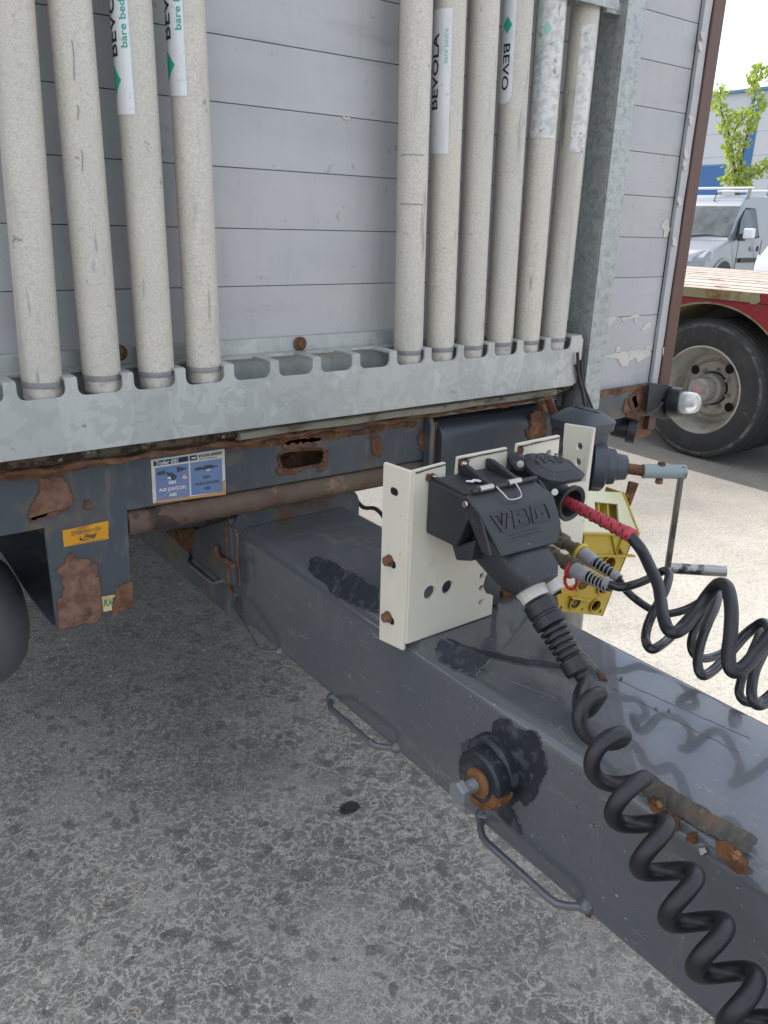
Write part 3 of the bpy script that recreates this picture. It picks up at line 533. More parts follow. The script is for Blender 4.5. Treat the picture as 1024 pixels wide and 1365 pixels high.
# cable hooks: bent rods welded along the lower left edge
def hook(pts, m='beam_paint', r=.0062):
    P = [at(a, b, ('X', c)) for a, b, c in pts]; out_ = []
    for i in range(len(P)):
        if 0 < i < len(P) - 1:
            d0 = (P[i - 1] - P[i]); d1 = (P[i + 1] - P[i]); k = min(.015, d0.length * .4, d1.length * .4)
            A = P[i] + d0.normalized() * k; B = P[i] + d1.normalized() * k
            out_ += [A, (A + B) / 4 + P[i] / 2, B]
        else: out_.append(P[i])
    m_ = MB(); m_.tube(out_, r, 10); m_.lathe(P[0], (1, 0, 0), [(-.008, .006), (0, .012), (.004, .013)], 10); m_.lathe(P[-1], (1, 0, 0), [(-.008, .006), (0, .012), (.004, .013)], 10)
    m_.build('rope_hook', m, db)
hook([(316, 792, .797), (309, 808, .772), (346, 868, .772), (371, 869, .797)])
hook([(255, 740, .787), (252, 750, .765), (286, 778, .765), (300, 772, .787)])
hook([(440, 932, .797), (440, 944, .77), (500, 995, .77), (526, 997, .797)])
hook([(641, 1088, .797), (641, 1116, .772), (742, 1207, .772), (779, 1209, .797)])
hook([(905, 1380, .797), (900, 1400, .77), (980, 1470, .77), (1010, 1465, .797)])
# bare spots and rust on the beam
SP = ('X', BX0 - .0002); TP = ('Z', BZ1 + .0002); nx = (-1, 0, 0); nz = (0, 0, 1)
CH = Vector((-1, 0, 1)).normalized(); c0 = Vector((BX0 + .0072, 0, BZ1 - .0072))
patch('bare_spot', 'bare_dark', [(616, 990), (630, 984), (637, 988), (639, 995), (643, 985), (657, 987), (660, 960), (668, 956), (675, 958), (688, 968), (699, 974), (712, 974), (722, 990), (729, 1015), (728, 1032), (722, 1038), (718, 1055), (706, 1070), (700, 1074), (694, 1066), (680, 1075), (690, 1090), (697, 1112), (668, 1088), (640, 1060), (622, 1020)], SP, nx, db, amp=1.8, k=4, seed=9)
patch('bare_spot', 'bare_dark', [(416, 745), (424, 742), (450, 752), (480, 770), (507, 787), (507, 812), (490, 812), (470, 806), (452, 798), (440, 790), (434, 778), (420, 768), (412, 760)], ((-1, 0, 1), (BX0 + .0076, 0, BZ1 - .0076)), CH, db, amp=1.8, k=5, seed=11, lift=.002)
patch('bare_spot', 'bare_dark', [(590, 853), (610, 862), (640, 872), (655, 878), (650, 884), (642, 890), (636, 900), (624, 898), (612, 890), (606, 893), (596, 886), (584, 880), (582, 866)], ((-1, 0, 1), (BX0 + .0076, 0, BZ1 - .0076)), CH, db, amp=1.6, k=4, seed=12, lift=.003)
patch('bare_spot', 'bare_dark', [(596, 852), (640, 868), (700, 880), (752, 886), (765, 894), (700, 887), (660, 878), (620, 868)], TP, nz, db, amp=1.2, k=6, seed=13)
patch('bare_spot', 'bare_brown', [(862, 1033), (872, 1034), (910, 1060), (960, 1090), (1008, 1115), (1010, 1121), (1003, 1130), (1000, 1140), (960, 1120), (925, 1100), (905, 1088), (880, 1078), (860, 1058), (856, 1045)], ((-1, 0, 1), (BX0 + .0076, 0, BZ1 - .0076)), CH, db, amp=1.5, k=6, seed=14, lift=.002)
for i, (lp, mm) in enumerate([([(865, 1064), (876, 1062), (885, 1068), (888, 1078), (882, 1084), (870, 1078)], 'rust_orange'), ([(892, 1080), (902, 1086), (906, 1096), (904, 1108), (896, 1102)], 'rust_orange'),
    ([(955, 1122), (970, 1120), (985, 1132), (996, 1146), (998, 1162), (985, 1164), (970, 1150), (958, 1138)], 'rust_orange'), ([(918, 1112), (928, 1108), (932, 1114), (926, 1124), (918, 1120)], 'rust_orange'),
    ([(933, 1130), (941, 1128), (943, 1136), (936, 1139)], 'peel_under'), ([(945, 1232), (956, 1232), (955, 1240), (946, 1239)], 'st_cream'), ([(780, 1214), (790, 1213), (788, 1222), (782, 1220)], 'rust_orange'),
    ([(835, 1044), (850, 1046), (846, 1052), (836, 1050)], 'rust_orange')]):
    patch('rust_patch', mm, lp, SP, nx, db, amp=1.2, k=4, seed=i + 30, th=.0012, lift=.0035 if i in (0, 3) else .0012)
for i, (x, y) in enumerate([(686, 661 + 60), (875, 945), (892, 947), (828, 905), (706, 782 + 40), (610, 860), (790, 1100), (768, 1076), (985, 1183), (700, 720 + 80), (605, 728)]):
    pl_ = TP if y < 950 or x < 640 else SP
    patch('paint_nick', 'paint_edge', [(x - 2, y - 1), (x, y - 2), (x + 2, y), (x, y + 1.5)], pl_, nz if pl_ is TP else nx, db, amp=.6, k=3, seed=i + 60)
# scratches on the top
for i, (a, b) in enumerate([((820, 905), (1000, 985)), ((812, 915), (985, 1003)), ((640, 892), (742, 932)), ((470, 770), (640, 905))]):
    pp = [at(a[0] + (b[0] - a[0]) * t, a[1] + (b[1] - a[1]) * t + random.uniform(-1, 1), TP) for t in np.linspace(0, 1, 12)]
    m_ = MB(); m_.loft([[p + Vector((-.0005, 0, .0001)), p + Vector((.0005, 0, .0001)), p + Vector((0, 0, .0006))] for p in pp]); m_.build('scratch', 'paint_edge', db)
p = at(786, 894, TP); m_ = MB(); m_.tube([at(763, 862, TP) + Vector((0, 0, .008)), at(797, 900, TP) + Vector((0, 0, .008))], .004, 8); m_.build('wire_stub', 'steel', db)
patch('rust_patch', 'rust', [(797, 898), (806, 900), (809, 908), (800, 906)], TP, nz, db, amp=.7, k=3, seed=5)
# boss with bolt on the left side
tb = empty('pivot_boss', (.78, .75, .66), parent=db)
pc = at(668, 1028, SP)
MB().lathe(pc + Vector((0, .012, .006)), nx, [(-.01, .054), (.016, .052), (.022, .046)], 36).build('boss_collar', 'bare_dark', tb)
MB().lathe(pc + Vector((-.02, .004, 0)), nx, [(0, .047), (.004, .049), (.024, .048), (.028, .044)], 36).build('boss_disc', 'bare_dark', tb)
MB().lathe(pc + Vector((-.046, 0, 0)), nx, [(0, .024), (.006, .025), (.010, .022), (.012, .016)], 18).build('washer', 'rust_orange', tb)
q = [[(pc + Vector((-.020 + a, .004 + math.cos(t) * r_ , math.sin(t) * r_))) for a, r_ in ((.002, .0500), (-.022, .0500), (-.0290, .046), (-.0290, .034), (0, .040))] for t in np.linspace(math.pi * 1.02, math.pi * 1.72, 14)]
MB().loft(q).build('rust_scale', 'rust_orange', tb)
th = [(i * .0024, .0112 if i % 2 else .0098) for i in range(12)]
MB().lathe(pc + Vector((-.056, 0, 0)), nx, th, 16).build('bolt_thread', 'zinc', tb)
m_ = MB(); m_.lathe(pc + Vector((-.080, 0, 0)), nx, [(0, .017), (.002, .0195), (.013, .0195), (.016, .017)], 6, .3); m_.build('bolt_head', 'zinc', tb, smooth=0, bevel=.0012)

# ---- coupling bracket (cream plate)
cp = empty('coupling_bracket', (1.0, .975, .8), parent=tr)
PY = .975; PPL = ('Y', PY)
def px2(x, y): p = at(x, y, PPL); return (p[0], p[2])
lo = [(.789, .8015), (.994, .8025), (.994, .842), (.975, .852), (.966, .868), (.970, .888), (.986, .905), (1.03, .895), (1.10, .83), (1.154, .808), (1.237, .806),
      (1.237, 1.137), (1.232, 1.137), (1.225, 1.03), (1.15, 1.03), (1.137, 1.08), (1.135, 1.136), (1.025, 1.134), (1.022, 1.085), (1.001, 1.085), (.999, 1.131), (.884, 1.130), (.882, 1.09), (.858, 1.088), (.856, 1.125), (.789, 1.121)]
hs = [circ(*px2(573, 790), .0135), circ(*px2(597, 783), .0135)]
sheet([lo] + hs + [circ(*px2(643, 767.5), .0062, 10), circ(*px2(642, 784), .0062, 10), circ(*px2(641, 803), .0055, 10), circ(*px2(658, 622), .007, 10), circ(*px2(731.5, 604.5), .007, 10)],
      lambda a, b: (a, PY, b), (0, .007, 0)).build('face_plate', 'cream', cp, smooth=0, bevel=.0012, seg=1)
def yz(x, y, X_): p = at(x, y, ('X', X_)); return (p[1], p[2])
sheet([[(.979, .787), (1.05, .777), (1.052, 1.118), (.979, 1.121)]], lambda a, b: (.783, a, b), (.007, 0, 0)).build('left_flange', 'cream', cp, smooth=0, bevel=.003, seg=2)
lf = [(.979, .806), (1.043, .806), (1.055, 1.13), (.979, 1.137)]
sheet([lf, circ(*yz(772, 595, 1.2365), .0075, 12), circ(*yz(770, 616, 1.2365), .0075, 12)], lambda a, b: (1.2365, a, b), (.007, 0, 0)).build('right_flange', 'cream', cp, smooth=0, bevel=.002, seg=1)
sheet([rrect(1.008, 1.068, 1.028, 1.081, .006)], lambda a, b: (.7825, a, b), (-.0005, 0, 0)).build('slot_hole', 'black_void', cp, smooth=0)
for x, y in ((520, 747), (518, 822)):
    p = at(x, y, ('X', .783)); m_ = MB(); m_.lathe(p, nx, [(0, .011), (.002, .011)], 16); m_.lathe(p + Vector((-.002, 0, 0)), nx, [(0, .0095), (.009, .009), (.011, .005)], 7); m_.build('bolt', 'rust', cp)
    MB().lathe(p + Vector((.0, -.010, -.004)), nx, [(0, .0075), (.0008, .0075)], 12).build('slot_shadow_hole', 'black_void', cp, smooth=0)
for i, lp in enumerate([[(610, 613), (620, 610), (625, 613), (622, 622), (616, 632), (610, 640)], [(690, 595), (696, 594), (697, 600), (694, 607), (690, 606)]]):
    patch('worn_corner', 'rust', lp, ('Y', PY - .0003), n_, cp, amp=.7, k=3, seed=i)
patch('rust_run', 'rust_orange', [(568, 632), (576, 630), (582, 634), (574, 636), (570, 642), (567, 640)], ('Y', PY - .0003), n_, cp, amp=.6, k=3, seed=8)
for i, (a, b) in enumerate([((554, 629), (593, 618)), ((611, 611.5), (676, 598.5)), ((691, 594), (746, 582.5))]):
    patch('worn_edge', 'bare_brown', [(a[0], a[1]), (b[0], b[1]), (b[0], b[1] + 1.6), (a[0], a[1] + 2.2)], ('Y', PY - .0003), n_, cp, amp=.4, k=8, seed=i)
# stay behind the bracket
MB().box(.99, 1.04, 1.0, 1.12, .80, .93).build('stay_block', 'jockey_paint', cp, bevel=.006)
m_ = MB(); m_.prism([at(x, y, ('Y', 1.02)) for x, y in [(671, 789), (684, 783), (700, 797), (672, 810)]], (0, .02, 0)); m_.build('stay_plate', 'rust_orange', cp)
# cable behind bracket
m_ = MB(); m_.tube(spline([at(x, y, ('Y', 1.06)) for x, y in [(742, 612), (748, 594), (758, 592), (766, 602), (766, 625), (764, 640)]], 6), .010, 10); m_.build('rear_cable', 'hose_matt', cp)
m_ = MB(); m_.tube(spline([at(x, y, ('Y', c)) for x, y, c in [(640, 816, 1.05), (690, 800, 1.03), (725, 795, 1.02), (748, 787, 1.0)]], 6), .006, 10); m_.build('rear_cable', 'rubber', cp)
for pts in ([(466, 672), (478, 690), (498, 700), (512, 708), (530, 712), (560, 700)], [(470, 660), (484, 676), (500, 678), (512, 690), (530, 720)]):
    m_ = MB(); m_.tube(spline([at(x, y, ('Y', 1.75)) for x, y in pts], 6), .006, 8); m_.build('loose_cable', 'rubber', fr)

# ---- large socket with folded lid and embossed letters
sk = empty('socket_box', (.9, .93, 1.05), parent=cp)
# housing
hl, hr = .818, .972
prof = [(.9745, 1.103), (.884, 1.098), (.874, 1.090), (.872, 1.060), (.897, 1.006), (.9745, 1.006)]
MB().prism([(hl, a, b) for a, b in prof], (hr - hl, 0, 0)).build('housing', 'plastic_dark', sk, bevel=.005, seg=2)
m_ = MB(); m_.prism([(.828, a, b) for a, b in [(.92, 1.006), (.897, 1.010), (.862, 1.03), (.868, .99), (.905, .978)]], (.06, 0, 0)); m_.build('housing_flap', 'plastic_dark', sk, bevel=.004)
for X_ in (.822, .885, .945):
    m_ = MB(); m_.prism([(X_, .972, 1.103), (X_, .972, 1.120 if X_ > .83 else 1.108), (X_, .958, 1.120 if X_ > .83 else 1.108), (X_, .888, 1.101), (X_, .888, 1.097)], (.009, 0, 0)); m_.build('stiffening_rib', 'plastic_dark', sk, bevel=.0015)
# lid: hinge line, fold line, skirt
def lidpt(u, a, b, o=0): return (.814 + u, a, b)
H0, H1, H2 = (.878, 1.102), (.845, 1.083), (.808, 1.018)
wl = .166
top = [Vector(p) for p in [(.816, *H0), (.816 + wl - .012, *H0), (.984, .866, 1.090), (.984, H1[0], H1[1]), (.984, .822, 1.040), (.972, .812, 1.022), (.962, .808, 1.014), (.836, .808, 1.018), (.816, *H1)]]
thk = Vector((0, .0045, -.004))
m_ = MB(); Fc = [(0, 1, 2, 3, 8), (8, 3, 4, 5, 6, 7)]
lower = [p + Vector((0, .006, -.004)) for p in top]
# skirt drops back towards the plate
sk_l = [Vector((.8165, .886, 1.062)), Vector((.826, .866, 1.02)), Vector((.838, .826, 1.010))]
n9 = len(top); vs = top + lower
fs = [Fc[0], Fc[1], tuple(i + n9 for i in Fc[0][::-1]), tuple(i + n9 for i in Fc[1][::-1])] + [(i, (i + 1) % n9, (i + 1) % n9 + n9, i + n9) for i in range(n9)]
m_.add(vs, fs); lid = m_.build('lid', 'plastic_dark', sk, bevel=.0028, seg=2)
for X_ in (.8175, .978):
    m_ = MB(); m_.prism([(X_, *H0), (X_, H1[0], H1[1] - .003), (X_, H2[0] + .006, H2[1] + .002), (X_, .835, 1.02), (X_, .875, 1.070), (X_, .885, 1.090)], (.005, 0, 0)); m_.build('lid_cheek', 'plastic_dark', sk, bevel=.002)
# embossed letters on the main lid face
O = Vector((.832, H1[0], H1[1])); U = Vector((1, 0, 0)); V = (Vector((0, *H2)) - Vector((0, *H1))).normalized(); Nn = U.cross(-V).normalized()
if Nn.y > 0: Nn = -Nn
def lidf(a, b, l_=0): return O + U * a + V * b + Nn * (.0008 + l_)
def emboss(loops, nm='embossed_letter', h=.0016): sheet(loops, lambda a, b: lidf(a, b, -.0006), Nn * h).build(nm, 'plastic_dark', sk, smooth=0, bevel=.0004, seg=1)
def para(x0, x1, y0, y1, sh=.0): return [(x0 + sh, y0), (x1 + sh, y0), (x1, y1), (x0, y1)]
y0, y1 = .008, .038
def frame(o, t): 
    cx = sum(p[0] for p in o) / len(o); cy = sum(p[1] for p in o) / len(o); return [((p[0] - cx) * t + cx, (p[1] - cy) * t + cy) for p in o]
Vv = [(.004, y0), (.017, y0), (.023, y0 + .02), (.029, y0), (.044, y0), (.030, y1), (.018, y1)]
emboss([Vv, frame(Vv, .80)])
Bb = [(.050, y0), (.077, y0), (.082, y0 + .005), (.080, y0 + .014), (.085, y0 + .020), (.083, y1 - .002), (.078, y1), (.046, y1)]
emboss([Bb, frame(Bb, .82)]); emboss([[(.062, y0 + .007), (.072, y0 + .007), (.072, y0 + .011), (.062, y0 + .011)]]); emboss([[(.060, y0 + .018), (.073, y0 + .018), (.073, y0 + .023), (.060, y0 + .023)]])
Gg = [(.092, y0), (.126, y0), (.128, y0 + .006), (.131, y1 - .002), (.128, y1), (.092, y1), (.088, y1 - .003)]
emboss([Gg, frame(Gg, .84)]); emboss([[(.100, y0 + .007), (.118, y0 + .007), (.118, y0 + .010), (.104, y0 + .010), (.104, y0 + .020), (.114, y0 + .020), (.114, y0 + .016), (.118, y0 + .016), (.118, y0 + .024), (.100, y0 + .024)]])
for k in range(2): emboss([[(.030, .045 + k * .006), (.100, .045 + k * .006), (.100, .0462 + k * .006), (.030, .0462 + k * .006)]], 'small_print_line', .0009)
# hinge rollers, spring wire, screws, snippet
for a in (.842, .905):
    MB().tube([(a, .876, 1.108), (a + .028, .876, 1.108)], .0055, 14).build('hinge_roller', 'steel', sk)
MB().tube([(.828, .877, 1.106), (.972, .877, 1.106)], .004, 10).build('hinge_pin', 'plastic_dark', sk)
q = [(.876, .872, 1.108), (.880, .858, 1.0985), (.884, .848, 1.0915), (.908, .848, 1.0915), (.916, .858, 1.0985), (.918, .872, 1.108)]
MB().tube(spline(q, 4), .0013, 8).build('spring_wire', 'steel', sk)
for a in (.828, .890): MB().lathe((a, .968, 1.104 if a < .85 else 1.118), (0, -.3, 1), [(0, .006), (.004, .0055), (.006, .003)], 14).build('screw', 'steel', sk)
MB().lathe((.815, .876, 1.088), nx, [(0, .006), (.003, .005)], 12).build('screw', 'steel', sk)
sheet([rough([(.860, .926), (.868, .918), (.874, .922), (.880, .914), (.892, .917), (.893, .924), (.885, .923), (.879, .929), (.870, .926), (.864, .930)], .001, 3, 2)], lambda a, b: (a, b, 1.1015 + (b - .88) * .05), (0, 0, .0012)).build('white_patch', 'st_white', sk, smooth=0)  # small uneven white patch on top of the housing

# ---- second socket with raised flap lid
s2 = empty('round_socket', (1.06, .93, 1.06), parent=cp)
ctr = at(757.5, 669, ('X', 1.10)); dirs = (at(845, 712, ('X', 1.10)) - ctr).normalized()
back = ctr - dirs * .075
MB().lathe(ctr - dirs * .085, dirs, [(0, .038), (.045, .038), (.05, .030), (.07, .026), (.082, .026), (.085, .0265), (.088, .034), (.094, .035), (.096, .033), (.093, .026), (.070, .022)], 32).build('socket_barrel', 'plastic_dark', s2, smooth=35)
MB().box(1.015, 1.10, .93, .975, 1.02, 1.10).build('socket_base', 'plastic_dark', s2, bevel=.006)
MB().lathe(at(739, 655, ('X', 1.05)), (-.6, -.6, .2), [(0, .006), (.014, .006)], 10).build('screw', 'steel', s2)
# hinge arm
arm = [at(x, y, ('D', d)) for x, y, d in [(661, 633, 1.45), (671, 612, 1.45), (709, 604, 1.44), (700, 613, 1.42), (691, 624, 1.42)]]
m_ = MB(); m_.prism(arm, (.03, .02, -.028)); m_.build('hinge_arm', 'plastic_dark', s2, bevel=.003)
pk = at(693, 618, ('D', 1.40)); m_ = MB(); m_.lathe(pk, (-.55, -.8, .1), [(-.04, .014), (.0, .014), (.004, .012)], 20); m_.build('hinge_boss', 'plastic_dark', s2)
MB().lathe(pk + Vector((-.55, -.8, .1)).normalized() * .004, (-.55, -.8, .1), [(0, .0065), (.0015, .0065), (.0016, .003)], 14).build('hinge_pin', 'steel', s2)
# flap: shallow dished shield, roughly level, tipped to the viewer
fn_ = Vector((-.10, -.42, .90)).normalized(); fc = at(734, 620, ('D', 1.40)); FPn = (tuple(fn_), tuple(fc))
ol = [(697, 610), (702, 605), (711, 606), (716, 604.5), (725, 605), (731, 608), (748, 611), (764, 617), (771, 625), (780.5, 632), (776, 637), (764, 639), (750, 642), (732, 640), (712, 631), (703, 622)]
ring = [at(x, y, FPn) for x, y in ol]; c_ = sum(ring, Vector()) / len(ring)
r1 = [c_ + (p - c_) * .80 + fn_ * .007 for p in ring]; r2 = [c_ + (p - c_) * .66 + fn_ * .0065 for p in ring]; r3 = [c_ + (p - c_) * .60 + fn_ * .009 for p in ring]; r4 = [c_ + (p - c_) * .02 + fn_ * .0095 for p in ring]
rb = [p - fn_ * .008 for p in ring]; rb2 = [c_ + (p - c_) * .9 - fn_ * .006 for p in ring]
MB().loft([rb2, rb, ring, r1, r2, r3, r4]).build('flap_lid', 'plastic_dark', s2, smooth=25)
uu = (at(760, 620, FPn) - at(712, 618, FPn)).normalized(); vv = fn_.cross(uu)
for k, s_ in enumerate(['W', 'A', 'B']):
    write('embossed_letter', 'plastic_dark', s_, lambda a, b, l_, k=k: at(709 + k * 15, 622 - k * .5, FPn) + uu * a + vv * b + fn_ * (.0106 + l_), s2, size=.03, bold=.0006)

# ---- air couplings on the bracket
def gladhand(X_, pts, mring, lab_spring, tagring):
    P = [at(x, y, ('X', X_)) for x, y in pts]; d = (P[2] - P[0]).normalized(); L1 = (P[1] - P[0]).length
    root = empty('air_coupling', P[0], parent=cp)
    MB().lathe(P[0] - d * .02, d, [(0, .014), (.012, .016), (.026, .016), (.028, .013)], 8).build('elbow', 'brass_dirty', root, smooth=35)
    MB().lathe(P[0] + d * .008, d, [(0, .0115), (L1 * .45, .0115), (L1 * .46, .0155), (L1 * .92, .0155), (L1 * .93, .012)], 14).build('fitting', 'brass_dirty', root, smooth=35)
    m_ = MB(); c = P[1]; rg = []
    u = d.orthogonal().normalized(); w_ = d.cross(u)
    m_.tube([c + (u * math.cos(t) + w_ * math.sin(t)) * .0165 for t in np.linspace(0, 2 * math.pi, 25)], .0038, 8, False)
    if tagring:
        cc = at(tagring[0], tagring[1], ('X', X_)); ru = Vector((.2, -.6, .0)).normalized(); rw = Vector((0, .05, 1)).normalized()
        m_.tube([cc + (ru * .72 * math.cos(t) + rw * math.sin(t)) * .0165 for t in np.linspace(0, 2 * math.pi, 25)], .0032, 8, False)
    m_.build('colour_ring', mring, root, smooth=60)
    L2 = (P[2] - P[1]).length
    MB().lathe(P[1] + d * .002, d, [(0, .0125), (.002, .0145)] + [(.004 + i * .0035, .0145 - .0005 * (i % 2)) for i in range(8)] + [(.034, .012)], 20).build('grey_sleeve', 'boot_grey', root)
    MB().lathe(P[1] + d * .03, d, [(0, .0095), (L2 - .03, .0065)], 16).build('inner_hose', 'rubber', root)
    m_ = MB(); n = 110; Ls = L2 - .036
    m_.tube([P[1] + d * (.032 + Ls * t / n) + (u * math.cos(t / n * 2 * math.pi * 7) + w_ * math.sin(t / n * 2 * math.pi * 7)) * (.0125 - .003 * t / n) for t in range(n + 1)], .0013, 6); m_.build('kink_spring', 'boot_grey', root)
    MB().lathe(P[2] - d * .014, d, [(0, .0105), (.014, .009)], 16).build('end_sleeve', 'boot_grey', root)
    return root
gladhand(1.10, [(737, 740), (763, 758), (815, 780)], 'red_plastic', 1, (761, 774))
gladhand(1.16, [(751, 722), (774, 737), (826, 772)], 'yellow_plastic', 1, None)

# ---- jockey gear with crank
jk = empty('jockey_gear', (1.6, 1.3, 0), parent=tr)
JX0, JX1, JY0, JY1 = 1.60, 1.705, 1.285, 1.41
MB().loft([rbox_ring(JX0, JX1, 0, 1, .0, 0, 1)] and [[(x, y, z) for x, y in rrect(JX0 + i_, JY0 + i_, JX1 - i_, JY1 - i_, .03)] for z, i_ in ((.845, .0), (1.01, .0))]).build('gear_housing', 'jockey_paint', jk, smooth=50)
MB().loft([[(x, y, z) for x, y in rrect(JX0 - e_, JY0 - e_, JX1 + e_, JY1 + e_, .034)] for z, e_ in ((1.008, .010), (1.030, .012), (1.034, .009), (1.052, -.012), (1.056, -.022))]).build('housing_cap', 'jockey_paint', jk, smooth=35)
MB().tube([(1.70, 1.36, .28), (1.70, 1.36, .846)], .045, 24).build('leg_tube', 'hub_grey', jk)
MB().tube([(1.70, 1.36, .10), (1.70, 1.36, .40)], .036, 24).build('inner_leg', 'zinc', jk)
m_ = MB(); m_.lathe((1.70 - .03, 1.36, .10), (1, 0, 0), [(0, .1), (.06, .1)], 28); m_.build('jockey_wheel', 'tyre', jk)
sh0 = at(816, 622, ('Y', 1.26)); Zs = sh0.z; sh1 = at(857, 628, ('Z', Zs)); sh2 = at(913, 629, ('Z', Zs)); d = (sh2 - sh0).normalized()
sh0 = sh2 - d * (sh2 - sh0).length
MB().lathe(sh0 - d * .05, d, [(0, .062), (.03, .06), (.036, .048), (.055, .046), (.06, .036), (.085, .032), (.09, .022)], 28).build('bearing_cone', 'jockey_paint', jk)
MB().tube([sh0, sh1 + d * .02], .0145, 16).build('shaft', 'rust', jk)
MB().tube([sh1, sh2], .0185, 20).build('crank_sleeve', 'crank_paint', jk)
pm = sh1 + (sh2 - sh1) * .42
m_ = MB(); m_.lathe(pm + Vector((0, 0, .016)), (0, 0, 1), [(0, .011), (.008, .010)], 6); m_.tube([pm - Vector((0, 0, .034)), pm + Vector((0, 0, .016))], .005, 8); m_.lathe(pm - Vector((0, 0, .032)), (0, 0, 1), [(0, .010), (.012, .010)], 6); m_.build('crank_bolt', 'rust', jk)
hd = sh2 - d * .008; lowz = at(890, 757, ((d.x, d.y, 0), tuple(hd)))
m_ = MB(); nn_ = d.cross(Vector((0, 0, 1))).normalized()
a_ = [hd + Vector((0, 0, .017)), lowz - Vector((0, 0, .01))]
m_.loft([[a + d * sx * .006 + nn_ * sy * .014 for sx, sy in ((-1, -1), (1, -1), (1, 1), (-1, 1))] for a in a_]); m_.build('crank_arm', 'arm_steel', jk, bevel=.003)
he = lowz + d * ((at(967, 762, ('Z', lowz.z)) - lowz).length * 1.0)
hend = at(968, 762, ((nn_.x, nn_.y, nn_.z), tuple(lowz)))
MB().tube([lowz, hend], .0145, 20).build('crank_handle', 'steel_worn', jk)
q = at(833, 660, ('Y', 1.22)); m_ = MB(); m_.tube([q + Vector((-.05, .0, -.0)), q + Vector((.02, 0, -.004))], .009, 8); m_.tube([q + Vector((.015, 0, -.03)), q + Vector((.03, 0, .03))], [.010, .014], 8); m_.build('wing_nut', 'rust', jk)

# ---- air tank at far left
tk = MB(); cz = .625; cy = 1.86
tk.lathe((.345, cy, cz), (-1, 0, 0), [(0, .005), (.003, .03), (.010, .07), (.025, .11), (.05, .14), (.08, .155), (.12, .16), (.8, .16)], 48); tk.build('air_tank', 'tank_paint', tr, smooth=60)

# ---- stickers on the frame
def quad(name, corners, parent):
    """sticker carrier: maps (u,v) in 0..1 onto four corners seen in the photograph (top-left, top-right, bottom-right, bottom-left)"""
    P = [at(x, y, FP) for x, y in corners]
    def fn(u, v, l_=0): return (P[0] * (1 - u) + P[1] * u) * (1 - v) + (P[3] * (1 - u) + P[2] * u) * v + Vector((0, -.0008 - l_, 0))
    return fn
LAY = .00035
def rectm(fn, nm, m, u0, v0, u1, v1, lay, parent): 
    MB().prism([fn(u0, v0, lay * LAY), fn(u1, v0, lay * LAY), fn(u1, v1, lay * LAY), fn(u0, v1, lay * LAY)], (0, -LAY * .8, 0)).build(nm, m, parent, smooth=0)
def polym(fn, nm, m, pts, lay, parent): sheet([pts], lambda a, b: fn(a, b, lay * LAY), (0, -LAY * .7, 0)).build(nm, m, parent, smooth=0)
def txt(fn, nm, m, s, u, v, hgt, wid, lay, parent, bold=.03, italic=0):
    v_, f_ = text_mesh(s, 1.0); w_ = max(p[0] for p in v_)
    mb = MB()
    for k, (dx, dy) in enumerate([(0, 0), (bold, 0), (bold / 2, bold)] if bold else [(0, 0)]):
        mb.add([fn(u + (a + dx + italic * b) / w_ * wid, v - (b + dy) / .70 * hgt, lay * LAY + k * .00005) for a, b in v_], f_)
    mb.build(nm, m, parent, smooth=0)
st = empty('coupling_sticker', at(250, 640, FP), parent=fr)
fn = quad('s', [(201, 613), (299, 598), (301, 659), (204, 671)], st)
polym(fn, 'backing', 'st_paper', [(0, 0), (1, 0), (1, 1), (0, 1)], 0, st)
polym(fn, 'rusty_edge', 'st_rustedge', rough([(.02, .985), (.03, .93), (.5, .945), (.955, .92), (.96, .7), (1, .66), (1, .995), (0, 1)], .008, 4, 2), 1, st)
rectm(fn, 'blue_panel', 'st_blue', .045, .195, .49, .94, 2, st); rectm(fn, 'blue_panel', 'st_blue', .515, .195, .955, .92, 2, st)
rectm(fn, 'title_band', 'st_navy', .03, .04, .49, .15, 2, st); rectm(fn, 'logo_block', 'st_navy', .51, .04, .61, .15, 2, st)
txt(fn, 'title_text', 'st_white', 'Trailer EBS', .05, .138, .085, .30, 3, st, .04, .2)
txt(fn, 'maker_text', 'st_navy', 'KNORR-BREMSE', .63, .11, .062, .33, 3, st, .05, .15); txt(fn, 'maker_text', 'st_navy', 'Systems for Nutzfahrzeuge', .635, .16, .03, .25, 3, st, .03)
polym(fn, 'logo_mark', 'st_white', [(.53, .095), (.55, .07), (.57, .095), (.59, .07), (.60, .095), (.57, .125), (.55, .10), (.54, .12)], 3, st)
for s_, v_, h_, u_, w__ in (('EBS', .60, .07, .21, .10), ('ALB (LSV/COF)', .745, .07, .08, .36), ('ABS', .88, .07, .21, .10)): txt(fn, 'white_text', 'st_white', s_, u_, v_, h_, w__, 5, st, .06)
for s_, v_, h_, u_, w__ in (('EBS', .58, .06, .68, .10), ('ALB (LSV/COF)', .71, .06, .57, .33), ('ABS', .83, .06, .69, .09)): txt(fn, 'dark_text', 'st_grey', s_, u_, v_, h_, w__, 5, st, .03)
polym(fn, 'cross_line', 'st_red', [(.07, .56), (.075, .55), (.475, .87), (.47, .885)], 4, st); polym(fn, 'cross_line', 'st_red', [(.08, .92), (.075, .905), (.445, .52), (.45, .535)], 4, st)
polym(fn, 'plug_drawing', 'st_grey', [(.07, .29), (.17, .28), (.175, .36), (.07, .37)], 4, st); polym(fn, 'plug_drawing', 'st_grey', [(.18, .32), (.23, .34), (.28, .36), (.33, .46), (.28, .54), (.22, .46), (.2, .38)], 4, st)
polym(fn, 'plug_drawing', 'st_grey', [(.33, .24), (.33, .36), (.41, .33), (.46, .31), (.46, .295), (.41, .27)], 4, st); polym(fn, 'plug_drawing', 'st_white', [(.19, .46), (.23, .42), (.25, .49)], 5, st)
